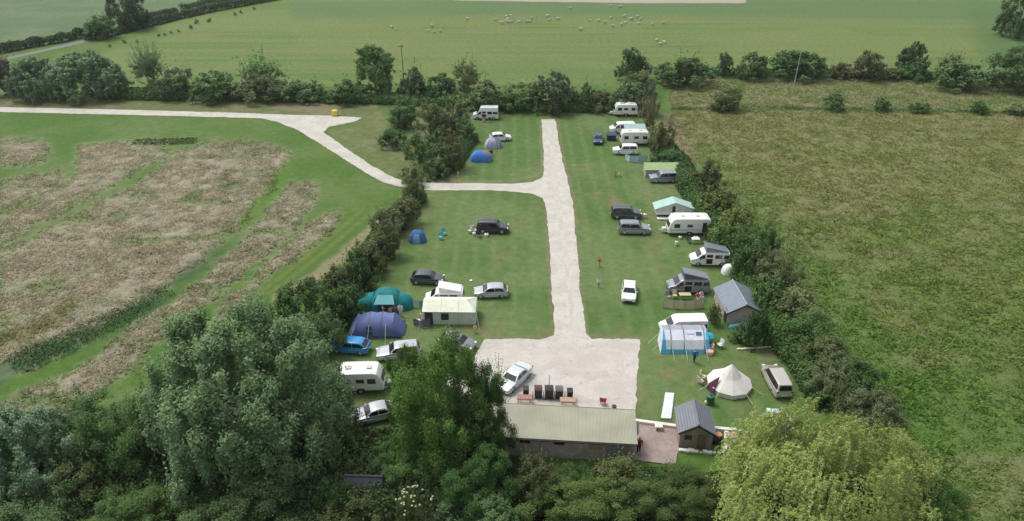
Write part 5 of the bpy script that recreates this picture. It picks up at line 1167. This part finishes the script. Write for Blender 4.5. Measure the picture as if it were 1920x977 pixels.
# ------------------------------------------------------------------ camping gear and small things
def obj1(mb, name, m, label, cat, px, py, rz=0, group=None, bevel=0, z=.02):
    o = mb.build(name, m, None, 40, bevel); g = G(px, py); o.location = (g.x, g.y, z); o.rotation_euler = (0, 0, R(rz)); return tag(o, label, cat, group)
def chair(label, px, py, rz, fab, group=None):
    t = at(thing('camp_chair', label, 'chair', group=group), px, py, rz)
    MB().box((0, 0, .43), (.55, .5, .05)).build('seat', fab, t); MB().box((0, .27, .72), (.55, .05, .58), rx=-.2).build('backrest', fab, t)
    for sx in (-1, 1):
        for s in (-1, 1): MB().tube([(sx * .26, s * .25, 0), (sx * .26, -s * .2, .42)], .018, 5).build('leg', STEEL, t)
        MB().box((sx * .30, 0, .62), (.06, .5, .03)).build('armrest', BLACK, t)
    return t
def table(label, px, py, rz, top, L=1.1, W=.7, H=.7):
    t = at(thing('camp_table', label, 'table'), px, py, rz); MB().box((0, 0, H), (L, W, .04)).build('table_top', top, t, bevel=.01)
    for x in (-1, 1):
        for y in (-1, 1): MB().tube([(x * L * .44, y * W * .42, 0), (x * L * .40, y * W * .38, H)], .02, 5).build('leg', STEEL, t)
    return t
def barrel(label, px, py, name='water_carrier', m=None, r=.2, h=.5, cat='water carrier', lying=False):
    t = at(thing(name, label, cat), px, py); b = MB(); b.lathe([(r * .8, 0), (r, .06), (r, h * .35), (r * .94, h * .4), (r, h * .45), (r, h - .07), (r * .7, h), (r * .25, h + .01)], 14); b.build('body', m or CREAMP, t, 40)
    MB().lathe([(r * .26, h + .01), (r * .26, h + .07)], 10).build('cap', BLACK, t); return t
FW = fabric('chair_white', (.74, .74, .72)); FD = fabric('chair_dark', (.05, .055, .07)); FT = fabric('chair_turquoise', (.10, .50, .50)); FR = fabric('chair_red', (.5, .06, .07))
chair('turquoise camp chair standing alone right of the small blue tent', 833, 441, 30, FT)
chair('small turquoise stool chair just left of the lone turquoise camp chair', 826, 449, -20, FT)
chair('cream camp chair at the left of the bell tent doorway, upper one', 1317, 712, 60, fabric('chair_cream', (.68, .60, .45)))
chair('cream camp chair at the left of the bell tent doorway, lower one', 1313, 720, 120, fabric('chair_cream', (.68, .60, .45)))
chair('white camp chair at the right end of the blue and grey awning', 1349, 652, -60, FW)
chair('white camp chair left of the teal tent doorway', 707, 583, 20, FW)
chair('dark camp chair among the gear by the cream frame tent', 812, 600, 150, FD)
chair('white camp chair by the cream frame tent doorway', 814, 593, -30, FW)
chair('dark camp chair at the left end of the table beside the longest caravan', 1290, 455, 90, FD)
chair('dark camp chair at the right end of the table beside the longest caravan', 1315, 455, -90, FD)
chair('grey camp chair between the grey campervan and the beige windbreak', 1252, 561, 20, fabric('chair_grey', (.3, .3, .32)))
chair('yellowish camp stool beside the grey campervan front wheel', 1264, 559, 0, fabric('stool_yellow', (.6, .52, .33)))
chair('dark folding chair beside the blue dome tent', 921, 293, 0, FD)
chair('white camp chair beside the open back of the black off-road car', 890, 436, 60, FW)
chair('pale camp chair farthest left of the gear behind the black off-road car', 881, 437, -40, fabric('chair_pale', (.6, .58, .5)))
chair('dark camp chair in the gear behind the black off-road car', 898, 444, 160, FD)
chair('pinkish camp chair below the highest motorhome', 907, 229, 10, fabric('chair_pink', (.45, .25, .24)))
chair('dark camp chair below the highest motorhome', 917, 230, -20, FD)
chair('red garden chair on the paving behind the toilet block', 1130, 758, 170, FR)
table('small white table between the two dark chairs beside the longest caravan', 1303, 456, 0, mat('table_white', (.72, .72, .70), .4))
table('tan table under the open door of the grey campervan', 1283, 561, 0, mat('table_tan', (.55, .46, .26), .6), 1.4, .7)
table('table with a red cloth in front of the teal tent', 741, 585, 10, fabric('cloth_red', (.55, .14, .12)), 1.3, .7)
table('dark table in front of the cream frame tent doorway', 800, 606, 0, mat('table_dark', (.12, .11, .12), .5))
barrel('round cream water carrier beside the upper dark car', 1209, 408, r=.27, h=.62)
barrel('cream water carrier on the grass below the longest caravan', 1268, 460, r=.24, h=.62)
barrel('pale water carrier leaning by the front corner of the longest caravan', 1275, 448, r=.24, h=.4)
barrel('dark green water butt on the lawn above the small brick shed', 1331, 757, 'water_butt', mat('butt_green', (.02, .10, .06), .5), .40, 1.05, 'water butt')
barrel('white container on the ground behind the black off-road car, lower one', 889, 441, 'container', WHITE, .24, .45, 'container')
barrel('white container beside the rear wheel of the black off-road car', 912, 443, 'container', CREAMP, .32, .42, 'container')
barrel('white bucket by the left foot of the dark green water butt', 1324, 757, 'bucket', CREAMP, .17, .34, 'bucket')
barrel('white bucket in front of the teal tent', 710, 592, 'bucket', CREAMP, .17, .35, 'bucket')
barrel('white bucket left of the blue dome tent', 878, 289, 'bucket', CREAMP, .18, .35, 'bucket')
barrel('white container on the hitch end of the upper caravan in the right group', 1222, 262, 'container', WHITE, .22, .5, 'container')
obj1(MB().lathe([(.35, 0), (.42, .22), (.36, .42), (.12, .5)], 14), 'beanbag', fabric('peach', (.62, .42, .33)), 'peach coloured bean bag at the right end of the blue and grey awning', 'bean bag', 1331, 664)
def coolbox(label, px, py, rz, c, name='cool_box'):
    t = at(thing(name, label, 'box'), px, py, rz); MB().box((0, 0, .19), (.6, .38, .38)).build('body', c, t, bevel=.03); MB().box((0, 0, .41), (.62, .40, .06)).build('lid', WHITE, t, bevel=.015); MB().tube([(-.3, 0, .4), (-.3, 0, .52), (.3, 0, .52), (.3, 0, .4)], .015, 5).build('handle', BLACK, t)
coolbox('blue cool box in front of the cream frame tent', 783, 606, 20, mat('box_blue', (.04, .12, .35), .5))
coolbox('red cool box behind the black off-road car', 903, 437, 10, mat('box_red', (.35, .03, .04), .5))
coolbox('pale cool box beside the pink seated person at the teal tent', 725, 596, 10, mat('box_pale', (.6, .62, .64), .5))
coolbox('grey cool box under the table by the longest caravan', 1304, 449, 0, mat('box_grey', (.25, .26, .28), .5))
def parasol(label, px, py, m, h=2.0, openr=0):
    t = at(thing('parasol', label, 'parasol'), px, py); MB().tube([(0, 0, 0), (0, 0, h)], .03, 6).build('pole', WOOD, t)
    if openr: MB().lathe([(openr, h - .38), (openr * .55, h - .12), (.03, h + .02)], 8).build('canopy', m, t)
    else: MB().lathe([(.08, .7), (.20, .95), (.15, 1.5), (.05, h)], 8).build('canopy', m, t)
    MB().lathe([(.25, 0), (.22, .08), (.05, .12)], 12).build('base', BLACK, t); return t
parasol('turquoise parasol right of the blue and grey awning', 1328, 643, fabric('turquoise', (.05, .45, .50)), 1.3, .62)
parasol('folded white parasol at the right corner of the toilet block', 1193, 826, FW, 2.3)
# yellow grit bin
T = at(thing('grit_bin', 'yellow grit bin at the end of the gravel spur', 'bin'), 628, 217); YB = mat('grit_yellow', (.78, .60, .06), .5)
MB().box((0, 0, .45), (1.1, .85, .9), top=1.12).build('body', YB, T, bevel=.04); MB().box((0, 0, 1.02), (1.34, 1.05, .28), top=.75).build('lid', YB, T, bevel=.05)
# bins on the car park
BINB = mat('bin_black', (.022, .022, .024), .5); BINR = mat('bin_maroon', (.10, .03, .03), .5)
def bin_(label, px, py, w, d, h, lid, ln='wheelie_bin', big=False):
    t = at(thing(ln, label, 'bin', group='black bins on the car park'), px, py, 0); t.location.z = .05
    MB().box((0, 0, h * .48 + .06), (w * .86, d * .84, h * .84), top=1.15).build('body', BINB, t, bevel=.03)
    b = MB()
    if big: b.slices([[(x, -d / 2, h * .86), (x, d / 2, h * .86), (x, d / 2, h * .95), (x, d * .2, h * 1.05), (x, -d * .2, h * 1.03), (x, -d / 2, h * .92)] for x in (-w / 2, w / 2)])
    else: b.box((0, 0, h * .93), (w, d, .08), rx=.06)
    b.build('lid', lid, t, bevel=.015); MB().tube([(-w * .42, d * .52, h * .88), (-w * .42, d * .6, h * .9), (w * .42, d * .6, h * .9), (w * .42, d * .52, h * .88)], .02, 5).build('handle', BLACK, t)
    for x in (-1, 1):
        for y in ((-1, 1) if big else (1,)): MB().tube([(x * w * .42 - .04, y * d * .34, .08), (x * w * .42 + .04, y * d * .34, .08)], .08, 10).build('wheel', TYRE, t)
bin_('small black wheelie bin at the left end of the row of bins', 986, 744, .58, .7, 1.1, BINB)
bin_('large black bin with a maroon lid, second from the left in the row', 1009, 745, .78, .8, 1.2, BINR, 'waste_container', True)
bin_('largest black bin with a rounded lid in the middle of the row', 1029, 746, .86, .85, 1.25, BINB, 'waste_container', True)
bin_('large black bin with a greyish lid, fourth in the row', 1048, 746, .78, .8, 1.2, mat('bin_grey', (.12, .12, .13), .5), 'waste_container', True)
bin_('small black wheelie bin at the right end of the row of bins', 1068, 748, .58, .7, 1.1, BINB)
PK = mat('pale_post', (.62, .56, .46), .8)
for k_, (x, lb) in enumerate(((999, 'pale wooden post left of the maroon lidded bin'), (1019, 'pale wooden post left of the largest middle bin'), (1039, 'pale wooden post right of the largest middle bin'), (1059, 'pale wooden post left of the last small bin'))):
    obj1(MB().box((0, 0, .45), (.10, .10, .9)), 'bin_post', PK, lb, 'post', x, 747, bevel=.01)
T = at(thing('tap_post', 'tall thin dark pole with a white foot behind the middle bin', 'post'), 1029, 739); MB().tube([(0, 0, 0), (0, 0, 2.3)], .035, 6).build('pole', POLE, T); MB().box((0, 0, .5), (.4, .3, 1.0)).build('base', WHITE, T, bevel=.03)
REDW = mat('red_wood', (.36, .19, .16), .8)
def bench(label, px, py, rz, m, cat='bench', L=1.5):
    t = at(thing('picnic_bench', label, cat), px, py, rz); t.location.z = .1
    MB().box((0, 0, .74), (L, .7, .05)).build('table_top', m, t, bevel=.01)
    for s in (-1, 1):
        MB().box((0, s * .62, .44), (L, .24, .05)).build('seat', m, t, bevel=.01); b = MB()
        for q in (-1, 1): b.tube([(s * L * .38, q * .7, 0), (s * L * .38, q * .18, .74)], .04, 4)
        b.tube([(s * L * .38, -.7, .40), (s * L * .38, .7, .40)], .035, 4); b.build('leg_frame', m, t)
bench('reddish picnic bench behind the left part of the toilet block', 983, 757, -3, REDW)
bench('reddish picnic bench behind the middle of the toilet block', 1064, 762, -3, mat('orange_wood', (.42, .27, .18), .8))
bench('pinkish picnic bench on the small paved area right of the brick shed', 1379, 829, 0, mat('pink_wood', (.50, .30, .27), .8), L=1.7)
obj1(MB().lathe([(.16, 0), (.22, .3), (.24, .32), (.2, .34)], 12), 'plant_pot', BLACK, 'small dark pot on the paving near the right end of the toilet block', 'pot', 1151, 768, z=.13)
T = at(thing('planter', 'terracotta planter and dark box beside the right wall of the small brick shed', 'planter'), 1345, 829); MB().box((0, 0, .3), (.9, .7, .6)).build('box', BLACK, T, bevel=.02); MB().lathe([(.2, .6), (.3, .9), (.33, .95), (.28, .97)], 12).build('pot', mat('terracotta', (.50, .24, .13), .8), T)
obj1(MB().box((-.25, 0, .2), (.06, .5, .4)).box((.25, 0, .2), (.06, .5, .4)).box((0, 0, .42), (.7, .55, .06)), 'stool', CREAMP, 'small white stool on the brick patio beside the low wall', 'stool', 1234, 806, z=.12)
obj1(MB().box((-.3, 0, .35), (.05, .5, .7)).box((.3, 0, .35), (.05, .5, .7)).box((0, 0, .55), (.6, .4, .4)), 'barbecue', BLACK, 'black barbecue with pale legs below the pinkish picnic bench', 'barbecue', 1378, 843, z=.1)
# turquoise upturned boat against the shed
T = at(thing('boat', 'turquoise upturned boat hull lying in front of the blue roofed shed', 'boat'), 1392, 613, 8); m = MB(); rg = []
for k_ in range(9):
    u = -1 + k_ / 4; w = .42 * math.sqrt(max(.02, 1 - u * u)); hh = .48 * math.sqrt(max(.03, 1 - u ** 4))
    rg.append([(u * 1.7, -math.cos(math.pi * i / 8) * w, math.sin(math.pi * i / 8) * hh + .02) for i in range(9)])
m.add([p for r in rg for p in r], [(i * 9 + j, i * 9 + j + 1, (i + 1) * 9 + j + 1, (i + 1) * 9 + j) for i in range(8) for j in range(8)]); m.build('hull', mat('turquoise_hull', (.08, .42, .44), .5), T, 50)
MB().tube([(-1.6, 0, .36), (0, 0, .52), (1.6, 0, .36)], .03, 5).build('keel', mat('hull_white', (.6, .7, .7), .5), T)
T = at(thing('fire_pit', 'dark round fire pit with white kettle on the grass left of the timber sleepers', 'fire pit'), 1393, 632); MB().lathe([(.3, 0), (.5, .35), (.52, .4), (.4, .36), (.2, .2)], 14).build('bowl', BLACK, T); MB().lathe([(.12, .38), (.18, .45), (.14, .58), (.03, .62)], 10).build('kettle', WHITE, T)
T = at(thing('sign', 'small white sign on a post at the foot of the right hedgerow', 'sign'), 1456, 645, 20); MB().tube([(0, 0, 0), (0, 0, .8)], .03, 5).build('post', WOOD, T); MB().box((0, -.03, .85), (.42, .04, .5), ry=.25).build('board', WHITE, T, bevel=.01)
obj1(MB().box((0, 0, .45), (.12, .12, .9)), 'marker_post', WHITE, 'white marker post beside the track entrance on the upper lawn', 'post', 859, 332, bevel=.01)
obj1(MB().lathe([(.05, 0), (.22, .12), (.26, .27), (.2, .42), (.04, .5)], 12), 'ball', mat('lime_ball', (.42, .80, .08), .5), 'lime green ball behind the roof of the blue roofed shed', 'ball', 1391, 540)
obj1(MB().box((0, 0, .12), (1.5, .5, .24), rz=.1), 'plank_pile', mat('bleached_timber', (.66, .62, .52), .85), 'pale object lying in the grass right of the dark green scrub', 'planks', 1422, 618, bevel=.03)
obj1(MB().lathe([(.1, 0), (.2, .08), (.2, .1)], 10), 'bowl', CREAMP, 'small pale bowl on the grass above the lone silver hatchback', 'bowl', 883, 527)
# earth heap by the brambles
rr = random.Random(4); hp = MB(); hp.lathe([(1.8, 0), (1.5, .3), (.9, .5), (.2, .62)], 16, sy=.7); o_ = obj1(hp, 'earth_heap', mat('pinkish_earth', (.30, .235, .20), .95, 0, .3, 3, .8, 6), 'low heap of pinkish earth beside the bramble mound', 'heap', 736, 277)
# poles carrying wires
def pole(label, px, py, h, m, arm=True, lean=0.0):
    t = at(thing('utility_pole', label, 'pole'), px, py); MB().tube([(0, 0, 0), (lean * h, 0, h)], [.12, .08], 8).build('shaft', m, t)
    if arm: MB().box((lean * h, 0, h - .35), (1.5, .1, .12)).build('crossarm', m, t); mm = MB(); [mm.lathe([(.05, 0), (.07, .1), (.03, .18)], 8, (lean * h + x, 0, h - .28)) for x in (-.65, 0, .65)]; mm.build('insulator', STEEL, t)
pole('pale leaning wooden pole standing in the strip in front of the far right hedge', 1489, 159, 8.0, mat('pale_pole', (.50, .45, .38), .8), False, .02)
pole('thin dark pole rising out of the far tree line', 757, 150, 8.3, mat('dark_pole', (.16, .14, .12), .85))
pole('pale pole in front of the large dark tree by the lane', 244, 54, 7.0, mat('pale_pole', (.50, .45, .38), .8), False, -.02)
# white elder flowers belong to their bush
